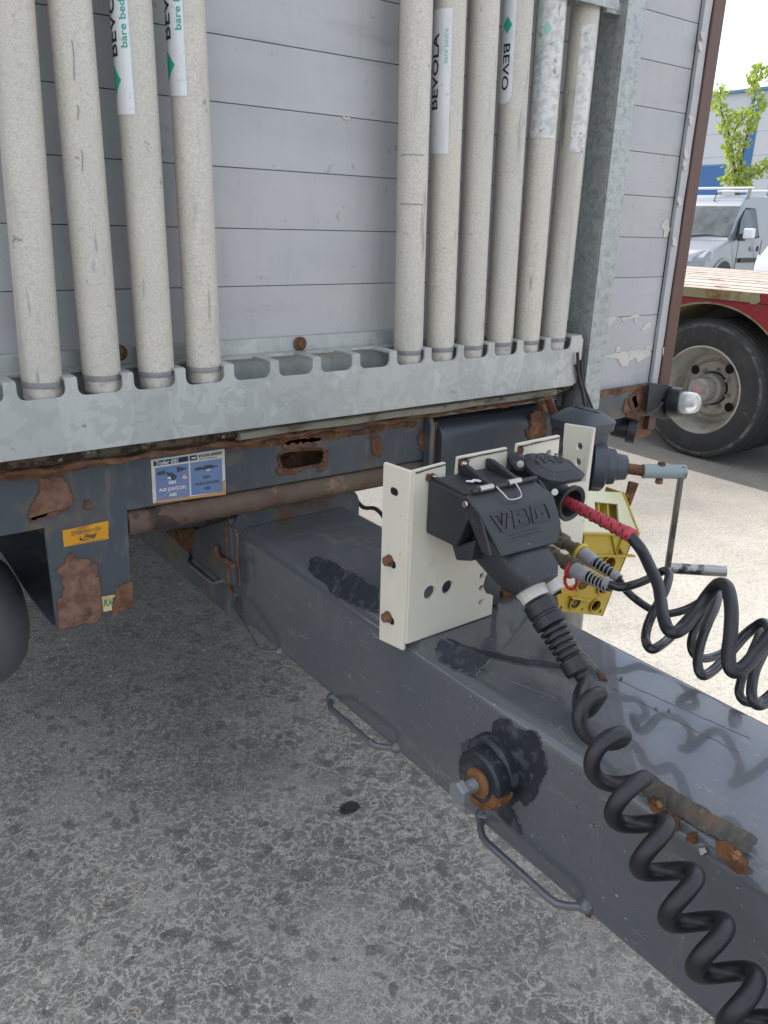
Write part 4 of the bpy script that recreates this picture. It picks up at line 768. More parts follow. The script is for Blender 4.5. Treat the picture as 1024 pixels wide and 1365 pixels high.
polym(fn, 'warning_triangle', 'st_red', [(.425, .40), (.48, .53), (.385, .52)], 4, st); polym(fn, 'warning_triangle', 'st_white', [(.427, .43), (.462, .515), (.40, .508)], 5, st); polym(fn, 'warning_mark', 'st_grey', [(.425, .45), (.435, .45), (.432, .50), (.427, .50)], 6, st)
polym(fn, 'plug_drawing', 'st_grey', [(.57, .33), (.66, .31), (.68, .34), (.70, .30), (.80, .29), (.84, .33), (.90, .34), (.90, .35), (.83, .37), (.78, .39), (.70, .39), (.67, .37), (.58, .39)], 4, st)
polym(fn, 'plug_drawing', 'st_white', [(.72, .36), (.75, .40), (.79, .36), (.77, .42), (.74, .42)], 5, st)
s3 = empty('orange_sticker', at(113, 712, FP), parent=fr)
fn = quad('s', [(83, 707), (144, 694), (145, 718), (85, 729)], s3)
polym(fn, 'backing', 'st_orange', rough([(0, 0), (1, 0), (1, 1), (0, 1)], .012, 5, 6), 0, s3)
txt(fn, 'sticker_text', 'st_grey', 'Endkontrolle', .18, .42, .26, .64, 2, s3, .0); txt(fn, 'sticker_text', 'st_navy', 'Fliegl', .44, .74, .24, .26, 2, s3, .05, .25)
polym(fn, 'sticker_swoosh', 'st_navy', [(.40, .58), (.34, .66), (.36, .78), (.44, .84), (.62, .78), (.46, .79), (.40, .74), (.38, .66)], 2, s3)
polym(fn, 'sticker_line', 'st_grey', [(.25, .93), (.9, .92), (.9, .935), (.25, .945)], 2, s3)
s4 = empty('cream_sticker', at(143, 803, FP), parent=fr)
fn = quad('s', [(135, 795), (153, 792), (154, 812), (137, 815)], s4)
polym(fn, 'backing', 'st_cream', rough([(0, 0), (1, 0), (1, 1), (.05, 1)], .03, 4, 3), 4, s4); txt(fn, 'sticker_text', 'st_green', 'RA', .08, .68, .42, .72, 6, s4, .05)

# ================================================================== POLES IN THE RACK (loose, one thing each)
PR = .0350
poles = [(.364, .385), (.474, .477), (.581, .581), (.682, .680), (1.214, 1.203), (1.314, 1.298), (1.414, 1.397), (1.518, 1.502), (1.619, 1.610), (1.723, 1.725)]
plabels = ['speckled aluminium pole at the far left end of the rack', 'plain speckled pole second from the left in the rack, with fine vertical cracks',
    'speckled pole with white and green sticker, third from the left', 'speckled pole with short white sticker beside the empty slots, fourth from the left',
    'plain pole with square scratch marks, first right of the empty slots', 'pole with long white sticker reading BEVOLA upwards, right group',
    'plain pale pole between the two poles with BEVOLA stickers', 'pole with green diamond and BEVO lettering reading downwards',
    'pole wrapped in worn whitish film, second from the right end of the rack', 'beige and white pole at the right end of the rack, next to the post']
def pole_frame(i):
    xb, xt = poles[i]; sl_ = (xt - xb) / .62
    def ctr(z): return Vector((xb + sl_ * (z - 1.187), 1.5425, z))
    def surf(al, z, l_=0):
        c = ctr(z); dd = Vector((c.x, c.y, 0)).normalized(); r_ = Vector((dd.y, -dd.x, 0)); a = math.radians(al)
        return c + (-dd * math.cos(a) + r_ * math.sin(a)) * (PR + .0006 + l_)
    return ctr, surf
pobs = []
for i in range(10):
    ctr, surf = pole_frame(i); dz = (-.004, .004, .0, .003, .0, .002, 0, .003, .001, .002)[i]
    root = empty('rack_pole', ctr(1.19), plabels[i], 'pole', 'speckled round poles standing in the trailer rack'); pobs.append(root)
    z0 = 1.180 + dz * .5; m_ = MB(); ax = (ctr(3.4) - ctr(z0)).normalized()
    m_.lathe(ctr(z0 + .034), ax, [(0, PR)] + [(h, PR) for h in np.linspace(.05, 2.2, 12)], 40); m_.build('tube', 'pole', root)
    MB().lathe(ctr(z0 + .024), ax, [(0, PR * .985), (.002, PR * 1.008), (.009, PR * 1.008), (.011, PR)], 40).build('end_band', 'pole_band', root)
    MB().lathe(ctr(z0), ax, [(0, PR * .90), (.003, PR * .955), (.025, PR * .955)], 36).build('end_plug', 'pole_foot', root)
def film(i, a0, a1, ya, yb, m='label_film', xref=None, nm='sticker', rnd=0):
    ctr, surf = pole_frame(i); x = xref
    za = at(x, ya, ('Y', 1.51)).z; zb = at(x, yb, ('Y', 1.51)).z; nA = max(3, int(abs(a1 - a0) / 7)); nz_ = max(2, int(abs(za - zb) / .05))
    rows = []
    for j in range(nz_ + 1):
        z = zb + (za - zb) * j / nz_
        rows.append([(al, z + (rnd * (1 - math.sqrt(max(0, 1 - ((al - (a0 + a1) / 2) / ((a1 - a0) / 2)) ** 2))) if j == 0 else 0)) for al in np.linspace(a0, a1, nA + 1)])
    outer = [[surf(al, z, .0004) for al, z in r] for r in rows]; mb = MB()
    mb.loft(outer, False, False); mb.build(nm, m, pobs[i], smooth=60)
    return za, zb
def ptext(i, s, z0, z1, a0, a1, m, up=True, cut=10, bold=.03):
    """z0 where the text begins, a0 -> a1 from foot to head of the letters"""
    ctr, surf = pole_frame(i); v, f = text_mesh(s, 1.0, cut); w_ = max(p[0] for p in v); mb = MB()
    for k, (dx, dy) in enumerate([(0, 0), (bold, 0), (bold / 2, bold)]):
        mb.add([surf(a0 + (a1 - a0) * (b + dy) / .70, z0 + (z1 - z0) * (a + dx) / w_, .0010 + k * .00006) for a, b in v], f)
    mb.build('sticker_text', m, pobs[i], smooth=0)
def pdiamond(i, al, half, zc_, zh, m='ink_green'):
    ctr, surf = pole_frame(i); mb = MB(); n = 8
    for k in range(n):
        t0_, t1_ = -1 + 2 * k / n, -1 + 2 * (k + 1) / n
        h0, h1 = 1 - abs(t0_), 1 - abs(t1_)
        mb.add([surf(al + half * t0_, zc_ - zh * h0, .001), surf(al + half * t1_, zc_ - zh * h1, .001), surf(al + half * t1_, zc_ + zh * h1, .001), surf(al + half * t0_, zc_ + zh * h0, .001)], [(0, 1, 2, 3)])
    mb.build('sticker_diamond', m, pobs[i], smooth=0)
Zp = lambda x, y: at(x, y, ('Y', 1.515)).z
film(2, -100, -9, -120, 151, xref=165); ptext(2, 'bare bedre', Zp(160, 63), Zp(150, -20), -17, -36, 'ink_green'); ptext(2, 'BEVOLA', Zp(150, 74), Zp(140, -58), -50, -85, 'ink_black'); pdiamond(2, -78, 34, Zp(155, 104), .026)
film(3, -100, -7, -120, 126, xref=236); ptext(3, 'bare bedre', Zp(236, 40), Zp(230, -42), -14, -33, 'ink_green'); ptext(3, 'BEVOLA', Zp(226, 51), Zp(222, -80), -50, -85, 'ink_black'); pdiamond(3, -74, 34, Zp(230, 84), .024)
film(5, -75, 8, 7, 204, xref=590); ptext(5, 'BEVOLA', Zp(585, 146), Zp(590, 42), -38, -72, 'ink_black'); ptext(5, 'bare bedre', Zp(598, 85), Zp(600, 38), -4, -20, 'ink_pale_green')
film(7, -80, -6, -60, 137, xref=680, rnd=.018); ptext(7, 'BEVO', Zp(683, 54), Zp(679, 118), -50, -22, 'ink_black'); pdiamond(7, -38, 20, Zp(685, 31), .018)
film(8, -62, 62, -60, 184, 'label_worn', xref=730); pdiamond(8, -10, 16, Zp(738, 38), .016, 'ink_pale_green'); ptext(8, 'bare bedre', Zp(722, 130), Zp(727, 66), -22, -40, 'ink_pale_green')
film(9, -8, 58, 28, 203, 'label_worn', xref=770)
# scratch marks on pole 5
ctr, surf = pole_frame(4)
for y_ in (206, 272):
    zz = Zp(550, y_); MB().tube([surf(a, zz + .001 * math.sin(a * .3), .0002) for a in range(-45, 50, 8)], .0009, 5).build('scratch_mark', 'pole_band', pobs[4])
for i, pts in ((1, [(100, 45, 108), (104, 180, 200)]), ):
    ctr, surf = pole_frame(1)
    for x, ya, yb in ((99, 55, 108), (104, 140, 160), (108, 200, 228)):
        MB().tube([surf(-3 + 2 * math.sin(k), Zp(x, ya) + (Zp(x, yb) - Zp(x, ya)) * k / 5, .0001) for k in range(6)], .0007, 5).build('hairline_crack', 'pole_band', pobs[1])

# ================================================================== PLUGS AND COILED CABLES
k1 = empty('electric_plug_cable', (.9, .8, .95), 'thick black coiled cable with ribbed plug in the square lidded socket, running over the drawbar', 'cable')
def srect(c, ux, uz, hx, hz, n=28, e=4.):
    o = []
    for k in range(n):
        t = 2 * math.pi * k / n; a, b = math.cos(t), math.sin(t)
        o.append(c + ux * hx * math.copysign(abs(a) ** (2 / e), a) + uz * hz * math.copysign(abs(b) ** (2 / e), b))
    return o
ux = Vector((1, 0, 0)); XC = .905
secs = [((.925, 1.040), .056, .034, (-.86, -.50)), ((.880, 1.008), .056, .036, (-.86, -.50)), ((.850, .992), .052, .038, (-.85, -.53)), ((.832, .982), .052, .036, (-.84, -.55)), ((.806, .968), .047, .034, (-.76, -.65)), ((.794, .957), .036, .028, (-.72, -.7))]
rings = []
for (a, b), hx, hz_, (dy, dz) in secs:
    d_ = Vector((0, dy, dz)).normalized(); uz = d_.cross(ux).normalized(); rings.append(srect(Vector((XC, a, b)), ux, uz, hx, hz_))
MB().loft(rings).build('plug_body', 'plastic_dark', k1, smooth=45)
MB().box(.925, .965, .835, .86, 1.004, 1.016).build('latch_tab', 'nut_white', k1, bevel=.003)
m_ = MB(); pq = Vector((.952, .80, .935)); m_.lathe(pq, (.1, -.75, -.65), [(-.02, .016), (.0, .018), (.006, .016)], 20); m_.build('side_cap', 'nut_white', k1)
na = at(703, 778, ('X', .905)); nb = at(772, 898, ('X', .905)); dd = (nb - na).normalized(); LL = (nb - na).length
MB().lathe(na - dd * .010, dd, [(0, .024), (.004, .026), (.024, .026), (.026, .0245), (.040, .0235)], 14).build('gland_nut', 'nut_white', k1, smooth=20)
pf = [(.034, .023), (.036, .0265), (.056, .0262), (.058, .0245), (.061, .0245), (.063, .0262), (.078, .025), (.080, .0165)]
nr = 5; a0_, a1_ = .083, LL - .027; st_ = (a1_ - a0_) / nr
for i in range(nr):
    s0 = a0_ + i * st_; r_ = .0238 - .0008 * i
    pf += [(s0, .0150), (s0 + st_ * .10, r_ * .97), (s0 + st_ * .22, r_), (s0 + st_ * .55, r_), (s0 + st_ * .68, r_ * .95), (s0 + st_ * .72, .0150)]
pf += [(LL - .027, .0155), (LL - .025, .0205), (LL - .003, .0205), (LL, .018), (LL + .001, .012)]
MB().lathe(na, dd, pf, 30).build('ribbed_boot', 'rubber', k1, smooth=35)
# coil
cpts = [nb - dd * .01, at(774, 915, ('D', 1.235)), at(776, 935, ('D', 1.215))]
ax_px = [(784, 932, 1.12), (806, 990, 1.05), (831, 1048, 1.0), (861, 1110, .965), (898, 1178, .935), (937, 1245, .905), (976, 1314, .875), (1018, 1385, .85), (1062, 1455, .83)]
axis = spline([at(x, y, ('D', dpt)) for x, y, dpt in ax_px], 40)
right = Vector(M3 @ np.array([1, 0, 0])); upv = Vector(M3 @ np.array([0, -1, 0])); toc = Vector(M3 @ np.array([0, 0, -1]))
coil = []; nper = 40
for i, p in enumerate(axis):
    T = (axis[min(i + 1, len(axis) - 1)] - axis[max(0, i - 1)]).normalized()
    u = (right * .87 + upv * .49); u = (u - T * u.dot(T)).normalized(); v_ = u.cross(T); v_ = v_ if v_.dot(toc) > 0 else -v_
    ph = 2 * math.pi * i / nper; rc = .0275 * min(1, .62 + i / 120)
    coil.append(p + u * math.cos(ph) * rc + v_ * math.sin(ph) * rc)
path = spline([nb - dd * .01, nb + dd * .015, at(773, 928, ('D', 1.20)), at(774, 948, ('D', 1.17)), at(786, 946, ('D', 1.18))] + [coil[k] for k in range(0, len(coil), 4)] + [Vector((.62, .05, .62)), Vector((.60, -.3, .75)), Vector((.62, -1.6, 1.0))], 4)
MB().tube(path, .0107, 16).build('coiled_cable', 'hose_matt', k1, smooth=80)
# second cable: red sleeve
k2 = empty('red_sleeved_cable', ctr_ := Vector(at(757, 669, ('X', 1.10))), 'black coiled cable with bright red slotted sleeve plugged into the round socket', 'cable')
ra = at(757, 669, ('X', 1.10)); rb_ = at(842, 714, ('X', 1.10)); dr = (rb_ - ra).normalized(); LR = (rb_ - ra).length
MB().lathe(ra - dr * .03, dr, [(0, .0095), (LR * .5, .0105), (LR + .018, .0115), (LR + .02, .0128), (LR + .032, .0128), (LR + .034, .0118)], 24).build('red_sleeve', 'red_sleeve', k2)
m_ = MB(); uR = dr.orthogonal().normalized(); wR = dr.cross(uR)
for r_ in range(11):
    for s_ in range(4):
        a0 = s_ * math.pi / 2 + (r_ % 2) * math.pi / 4; h_ = .012 + r_ * (LR - .02) / 10.5; rad = .0098 + .0018 * (h_ + .03) / LR
        m_.tube([ra + dr * (h_ + .003 * (k / 6)) + (uR * math.cos(a0 + k * .13) + wR * math.sin(a0 + k * .13)) * (rad + .0002) for k in range(7)], .0011, 5)
m_.build('sleeve_slot', 'ink_black', k2, smooth=0)
def hose(pts, r, nm, m, parent, n=10, ns=14):
    return MB().tube(spline([at(x, y, ('D', d)) for x, y, d in pts], n), r, ns).build(nm, m, parent, smooth=80)
dA = (lambda P: (M3.T @ (np.array(P) - CP))[2])(rb_)
hose([(838, 712, dA), (855, 733, dA - .01), (867, 757, dA - .04), (877, 779, dA - .07), (881, 801, dA - .1), (884, 821, dA - .13), (890, 838, dA - .15), (899, 843, dA - .16), (912, 836, dA - .15), (929, 814, dA - .13), (947, 789, dA - .14), (959, 778.5, dA - .17), (970, 784, dA - .2), (975, 812, dA - .23),
      (974, 845, dA - .25), (971, 873, dA - .27), (974, 891, dA - .28), (983, 895, dA - .28), (998, 883, dA - .27), (1015, 862, dA - .25), (1034, 838, dA - .25), (1050, 828, dA - .27), (1060, 845, dA - .3), (1060, 890, dA - .34), (1062, 940, dA - .37), (1090, 940, dA - .38), (1130, 890, dA - .38), (1250, 900, dA - .4), (1450, 1050, dA - .4), (1800, 1150, dA - .4), (2600, 1200, dA - .35)], .0098, 'coiled_cable', 'hose_matt', k2)
k3 = empty('red_ring_air_hose', at(818, 781, ('X', 1.10)), 'glossy black air hose leaving the coupling with the red ring', 'hose', 'coiled air hoses of the drawbar')
dB = 1.417
hose([(812, 779, dB), (828, 783, dB - .01), (846, 779, dB - .01), (864, 772, dB), (878, 764, dB + .01), (887, 761, dB), (892, 766, dB - .02), (888, 784, dB - .05), (880, 800, dB - .07), (871, 816, dB - .09), (863, 836, dB - .1), (861, 854, dB - .12), (868, 865, dB - .15), (881, 860, dB - .14), (898, 845, dB - .10), (925, 815, dB - .07), (945, 793, dB - .06), (957, 790, dB - .08),
      (954, 808, dB - .12), (944, 830, dB - .15), (934, 858, dB - .17), (930, 884, dB - .19), (936, 900, dB - .2), (950, 894, dB - .18), (972, 872, dB - .14), (995, 846, dB - .12), (1016, 830, dB - .14), (1026, 842, dB - .18), (1018, 868, dB - .22), (1006, 895, dB - .25), (1002, 925, dB - .27), (1010, 940, dB - .27), (1030, 930, dB - .25), (1060, 895, dB - .2), (1100, 860, dB - .2), (1250, 930, dB - .22), (1500, 1040, dB - .25), (2600, 1150, dB - .3)], .0076, 'air_hose', 'hose_gloss', k3)
k4 = empty('yellow_ring_air_hose', at(828, 774, ('X', 1.16)), 'glossy black air hose leaving the coupling with the yellow ring', 'hose', 'coiled air hoses of the drawbar')
dC = 1.47
hose([(824, 771, dC), (834, 786, dC), (848, 799, dC - .01), (866, 811, dC - .01), (884, 818, dC - .02), (903, 816, dC - .02), (922, 809, dC - .02), (944, 796, dC - .03), (960, 789, dC - .05), (952, 803, dC - .08), (936, 822, dC - .1), (924, 845, dC - .12), (922, 864, dC - .13), (930, 876, dC - .13), (946, 877, dC - .11), (966, 869, dC - .09), (986, 851, dC - .08), (1004, 836, dC - .1), (1014, 834, dC - .12), (1010, 852, dC - .15), (998, 880, dC - .18), (988, 908, dC - .19), (986, 926, dC - .2), (996, 936, dC - .2), (1016, 934, dC - .18), (1050, 905, dC - .16), (1100, 880, dC - .15), (1250, 960, dC - .2), (1500, 1080, dC - .25), (2600, 1250, dC - .3)], .0072, 'air_hose', 'hose_gloss', k4)

# ================================================================== WHEEL CHOCK
ck = empty('wheel_chock', at(790, 740, ('Y', 1.16)), 'yellow plastic wheel chock hung on the drawbar behind the air hoses', 'wheel chock')
CY = 1.16; CPn = ('Y', CY)
def c2(x, y): p = at(x, y, CPn); return (p[0], p[2])
lowf = [c2(x, y) for x, y in [(752, 709), (845, 714), (843, 722), (803, 821), (746, 815), (742, 790), (745, 740)]]
hl_ = [(c2(812, 752), .022), (c2(777, 778), .020), (c2(805, 783), .020), (c2(767, 803.5), .017), (c2(794, 807), .017), (c2(785, 747), .018)]
thk = (0, .006, 0)
sheet([lowf] + [circ(c[0], c[1], r * .84 * 1.25, 20, r * .84) for c, r in hl_] + [circ(*c2(776, 812.5), .004, 8), circ(*c2(800, 815), .005, 8), circ(*c2(748, 810), .005, 8),
      [c2(x, y) for x, y in [(812, 737), (823, 722), (832, 741)]]], lambda a, b: (a, CY, b), thk).build('side_face', 'chock_yellow', ck, smooth=0, bevel=.001, seg=1)
for c, r in hl_:
    m_ = MB(); n = 24; pr = [(-.007, r * .84), (-.007, r), (.0, r), (.05, r * .9), (.05, r * .82)]
    m_.loft([[(c[0] + q * 1.25 * math.cos(2 * math.pi * k / n) + a * .95, CY + a, c[1] + q * math.sin(2 * math.pi * k / n) - a * .5) for k in range(n)] for a, q in pr + [pr[0]]], True, False); m_.build('round_cell', 'chock_yellow', ck, smooth=40)
w3 = [c2(x, y) for x, y in [(777, 711), (828, 714), (818, 740), (775, 736)]]
m_ = MB(); m_.prism([(a, CY - .006, b) for a, b in w3], (0, .005, 0)); m_.build('upper_web', 'chock_yellow', ck, bevel=.001)
for a, b in (((812, 716), (817, 738)), ((826, 714), (817, 740)), ((786, 740), (842, 741)), ((758, 796), (782, 800)), ((782, 770), (800, 775))):
    p, q_ = Vector((c2(*a)[0], CY, c2(*a)[1])), Vector((c2(*b)[0], CY, c2(*b)[1])); m_ = MB(); m_.prism([p + Vector((0, -.012, 0)), q_ + Vector((0, -.012, 0)), q_ + Vector((0, .0, 0)), p], (.0, .0, .005)); m_.build('stiffening_rib', 'chock_yellow', ck)
# pale sloping top with window
upl = [(784, 654), (829, 656), (851, 710), (849, 714), (777, 711), (778, 690)]
Q0, Q1, Q2 = at(784, 654, ('Y', 1.215)), at(829, 656, ('Y', 1.215)), at(812, 712, ('Y', 1.15))
nn2 = (Q1 - Q0).cross(Q2 - Q0).normalized(); nn2 = -nn2 if nn2.y > 0 else nn2; PL = (tuple(nn2), tuple(Q0))
sheet([upl, [(793, 669), (824, 672), (826, 700), (822, 706), (800, 702), (795, 690)]], lambda a, b: at(a, b, PL), -nn2 * .006).build('tread_face', 'chock_pale', ck, smooth=0, bevel=.001, seg=1)
m_ = MB(); m_.prism([at(x, y, PL) - nn2 * .03 for x, y in [(788, 664), (829, 666), (830, 710), (790, 708)]], -nn2 * .004); m_.build('inner_wall', 'chock_yellow', ck)
for x in (800, 812):
    m_ = MB(); a, b = at(x, 668, PL), at(x + 2, 706, PL); m_.loft([[p - nn2 * .006, p - nn2 * .03, p - nn2 * .03 + Vector((.004, 0, 0)), p - nn2 * .006 + Vector((.004, 0, 0))] for p in (a, b)]); m_.build('inner_rib', 'chock_yellow', ck)
m_ = MB(); a, b = at(830, 656, PL), at(852, 713, PL); c, d4 = (Vector((*[c2(845, 717)[0]], CY, c2(845, 717)[1]))), (Vector((c2(804, 821)[0], CY, c2(804, 821)[1])))
m_.prism([a, b, c, d4, d4 + Vector((0, .10, .0)), a + Vector((0, .05, 0))], (-.005, 0, 0)); m_.build('end_wall', 'chock_yellow', ck)
m_ = MB(); m_.tube([a, b + Vector((0, 0, .0))], .004, 6); m_.tube([at(777, 711, PL), at(851, 713, PL)], .004, 6); m_.build('edge_bead', 'chock_yellow', ck)
m_ = MB(); m_.box(1.42, 1.50, CY + .10, CY + .13, .62, .86); m_.build('chock_holder', 'rust', jk)

# ================================================================== FLATBED TRAILER ALONGSIDE
fb = empty('flatbed_trailer', (5.0, 3.1, 0), 'red flatbed trailer with weathered plywood deck parked beside the box trailer', 'trailer')
dk = empty('deck', (6.2, 4, 1.14), parent=fb)
m_ = MB(); m_.box(-.118, .118, -3.0, 5.5, -.02, .0); p0 = m_.build('plank', 'deck_wood', dk, smooth=0)
for k in range(13):
    b = p0 if k == 0 else p0.copy()
    if k: C.objects.link(b); b.parent = dk
    W = Vector((5.13 + k * .2385, 3.1 + 1.25, 1.142 + .004 * ((k * 7) % 3 - 1))) * S; b.location = W - WL[dk]
rnd_ = random.Random(5)
for k in range(26):
    x = rnd_.uniform(5.1, 8.0); y = rnd_.uniform(2.4, 5.2); r_ = rnd_.uniform(.015, .05)
    sheet([rough(circ(x, y, r_, 6, r_ * 1.8), .012, 3, k)], lambda a, b: (a, b, 1.147), (0, 0, .006)).build('splinter', 'deck_wood' if k % 3 else 'rust', dk, smooth=0)
wy, wz, wr = 3.125, .46, .475
arch = [(wy + .63 * math.cos(t), wz + .595 * math.sin(t)) for t in np.linspace(math.radians(48), math.radians(132), 18)]
side = [(-2.5, 1.085), (-2.5, .925), (2.62, .925), (2.70, .915)] + arch[::-1][0:0] + sorted([(a, b) for a, b in arch], key=lambda p: p[0]) + [(3.60, .925), (6.5, .925), (6.5, 1.085)]
sheet([side], lambda a, b: (5.01, a, b), (.02, 0, 0)).build('side_rail', 'red_paint', fb, smooth=0, bevel=.003, seg=1)
MB().box(5.0, 5.03, 2.80, 6.5, 1.087, 1.152).build('edge_strip', 'khaki_edge', fb, bevel=.004)
MB().box(5.002, 5.03, -2.5, 2.795, 1.087, 1.152).build('edge_strip', 'red_paint', fb, bevel=.004)
patch('worn_paint', 'khaki_edge', [(1003, 393), (1012, 392), (1013, 403), (1008, 406), (1000, 405)], ('X', 5.0), (-1, 0, 0), fb, amp=1, k=3, seed=2)
# arch lip and dark inside
m_ = MB(); ap = sorted(arch, key=lambda p: p[0]); ap = [(2.62, .925), (2.70, .915)] + ap + [(3.6, .925)]
m_.loft([[(5.005, a, b + .012), (5.005, a, b), (5.60, a, b), (5.60, a, b + .012)] for a, b in ap]); m_.build('wheel_arch', 'khaki_edge', fb, smooth=60)
MB().box(5.6, 5.9, -2.5, 6.5, .72, 1.10).build('chassis_beam', 'tank_paint', fb, smooth=0)
MB().box(7.0, 7.3, -2.5, 6.5, .72, 1.10).build('chassis_beam', 'tank_paint', fb, smooth=0)
MB().box(8.12, 8.15, -2.5, 6.5, .95, 1.15).build('side_rail', 'red_paint', fb, smooth=0)
MB().box(5.04, 8.1, -2.5, 6.5, 1.085, 1.118).build('deck_underlay', 'tank_paint', fb, smooth=0)
def big_wheel(X_, yy, face=-1, detail=True):
    c = Vector((X_, yy, wr)); root = empty('wheel', c, parent=fb); ax = (face, 0, 0)
    MB().lathe(c, ax, [(-.30, wr * .62), (-.305, wr * .8), (-.29, wr * .94), (-.27, wr * .99), (-.03, wr), (-.008, wr * .985), (0, wr * .965), (.004, wr * .90), (.012, wr * .80), (.008, wr * .68), (-.002, wr * .625), (-.012, wr * .615), (-.28, wr * .60), (-.30, wr * .62)], 72, caps=False).build('tyre', 'tyre', root, smooth=28)
    m_ = MB()
    for k in range(5):   # tread grooves as raised ribs
        m_.lathe(c, ax, [(-.275 + k * .052, wr * .99), (-.273 + k * .052, wr * 1.012), (-.238 + k * .052, wr * 1.012), (-.236 + k * .052, wr * .99)], 72, caps=False)
    m_.build('tread', 'tyre', root, smooth=20)
    MB().lathe(c + Vector((face * .0005, 0, 0)), ax, [(.0035, wr * .905), (.0055, wr * .93), (-.001, wr * .955)], 72, caps=False).build('scuff_ring', 'tyre_chalk', root, smooth=60)
    R_ = wr * .62
    MB().lathe(c, ax, [(-.20, .10), (-.165, .13), (-.145, .175), (-.150, R_ * .76), (-.12, R_ * .80), (-.06, R_ * .86), (-.03, R_ * .90), (-.012, R_ * .98), (.004, R_ * 1.0), (.006, R_ * .975), (-.006, R_ * .955), (-.025, R_ * .86)][:1] +
        [(-.150, .12), (-.150, R_ * .62), (-.168, R_ * .70), (-.168, R_ * .80), (-.10, R_ * .84), (-.06, R_ * .88), (-.035, R_ * .95), (-.008, R_ * .97), (.006, R_ * 1.0), (.002, R_ * 1.03), (-.02, R_ * 1.03)], 64, caps=False).build('rim', 'rim_paint', root, smooth=35)
    MB().lathe(c, ax, [(-.15, .108), (-.09, .104), (-.082, .095), (-.08, .084), (.012, .080), (.020, .070), (.020, .02)], 32).build('hub', 'hub_grey', root, smooth=35)
    MB().lathe(c + Vector((face * .0205, 0, 0)), ax, [(0, .024), (.001, .022)], 14).build('hub_spot', 'st_red', root)
    for k in range(8):
        t = 2 * math.pi * k / 8 + .2; m_ = MB(); m_.lathe(c + Vector((-face * .150, math.cos(t) * .135, math.sin(t) * .135)), ax, [(0, .017), (.012, .017), (.013, .011), (.034, .010)], 6); m_.build('wheel_nut', 'hub_grey', root, smooth=0)
    for k in range(4):
        t = 2 * math.pi * k / 4 + .62; MB().lathe(c + Vector((-face * .1495, math.cos(t) * .188 * .98, math.sin(t) * .188 * .98)), ax, [(0, .033), (.0012, .033)], 14).build('hand_hole', 'black_void', root, smooth=0)
    return root
big_wheel(5.03, wy); big_wheel(5.38, wy); big_wheel(8.05, wy, 1); big_wheel(5.03, wy + 1.45)
MB().tube([(5.1, wy, wr), (8.0, wy, wr)], .06, 16).build('axle', 'tank_paint', fb)

# ================================================================== BACKGROUND VEHICLES
def vehicle(nm, loc, ang, prof_pts, hw, glass, label, cat, paint='van_paint'):
    """prof_pts: (s forward, z, half-width); side outline of the body"""
    root = empty(nm, loc, label, cat); Fw = Vector((math.cos(ang), math.sin(ang), 0)); Lf = Vector((-Fw.y, Fw.x, 0)); B = Vector(loc)
    def P(s_, lat, z): return B + Fw * s_ + Lf * lat + Vector((0, 0, z))
    Lp = [P(s_, w_, z) for s_, z, w_ in prof_pts]; Rp = [P(s_, -w_, z) for s_, z, w_ in prof_pts]; n = len(Lp)
    m_ = MB(); m_.add(Lp + Rp, [tuple(range(n)), tuple(range(n, 2 * n))[::-1]] + [(i, (i + 1) % n, n + (i + 1) % n, n + i) for i in range(n)])
    m_.build('body', paint, root, bevel=.07, seg=4)
    return root, P
# van heading towards the camera, its left flank to our right
a_r = math.radians(7); angv = a_r + math.pi
_F = Vector((math.cos(angv), math.sin(angv), 0)); _L = Vector((-_F.y, _F.x, 0)); _c = at(972, 314, ('D', 18.4)) + _F * 1.2 - _L * .93
VX, VY = _c.x, _c.y
pts = [(0.0, .30, .98), (.0, .62, .98), (.05, .95, 1.0), (.22, 1.12, 1.02), (1.05, 1.34, 1.02), (1.12, 1.36, .98), (1.95, 2.12, .80), (2.20, 2.27, .76), (2.6, 2.38, .72), (4.9, 2.40, .74), (5.25, 2.2, .82), (5.35, 1.3, 1.02), (5.38, .35, 1.0)]
pts = [(-s_, z, w_) for s_, z, w_ in pts]
van, VP = vehicle('parked_van', (VX, VY, 0), angv, pts, 1.0, None, 'silver small van with roof rack parked facing us beyond the flatbed', 'van')
def vq(nm, m, q, off, par, th=.01, bev=0):
    P_ = [VP(*p) for p in q]; n = (P_[1] - P_[0]).cross(P_[2] - P_[0]).normalized(); cc = sum(P_, Vector()) / len(P_)
    if n.dot(Vector((VX, VY, 1.2)) + Vector((2.5, .5, 0)) - cc) > 0: n = -n
    return MB().prism([p + n * off for p in P_], n * th).build(nm, m, par, smooth=0, bevel=bev)
vq('windscreen', 'car_glass', [(-1.20, .93, 1.42), (-1.20, -.93, 1.42), (-1.93, -.76, 2.09), (-1.93, .76, 2.09)], .012, van)
lw = lambda s_, z: (s_, 1.0 - (z - 1.36) * .29 if z > 1.36 else 1.02, z)
vq('side_window', 'car_glass', [lw(-1.55, 1.42), lw(-2.65, 1.46), lw(-2.62, 2.06), lw(-2.05, 2.02), lw(-1.75, 1.78)], .015, van)
vq('side_window', 'car_glass', [(a, -b, c) for a, b, c in [lw(-1.55, 1.42), lw(-2.65, 1.46), lw(-2.62, 2.06), lw(-2.05, 2.02), lw(-1.75, 1.78)]], .015, van)
m_ = MB()
for a, b in ((lw(-1.50, 1.39), lw(-2.68, 1.43)), (lw(-2.68, 1.43), lw(-2.64, 2.06)), (lw(-2.64, 2.06), lw(-2.13, 2.06)), (lw(-2.13, 2.06), lw(-1.50, 1.39))): m_.tube([VP(*a), VP(*b)], .022, 6)
m_.build('window_seal', 'car_black', van)
p = VP(-1.62, 1.16, 1.50); m_ = MB(); q = []
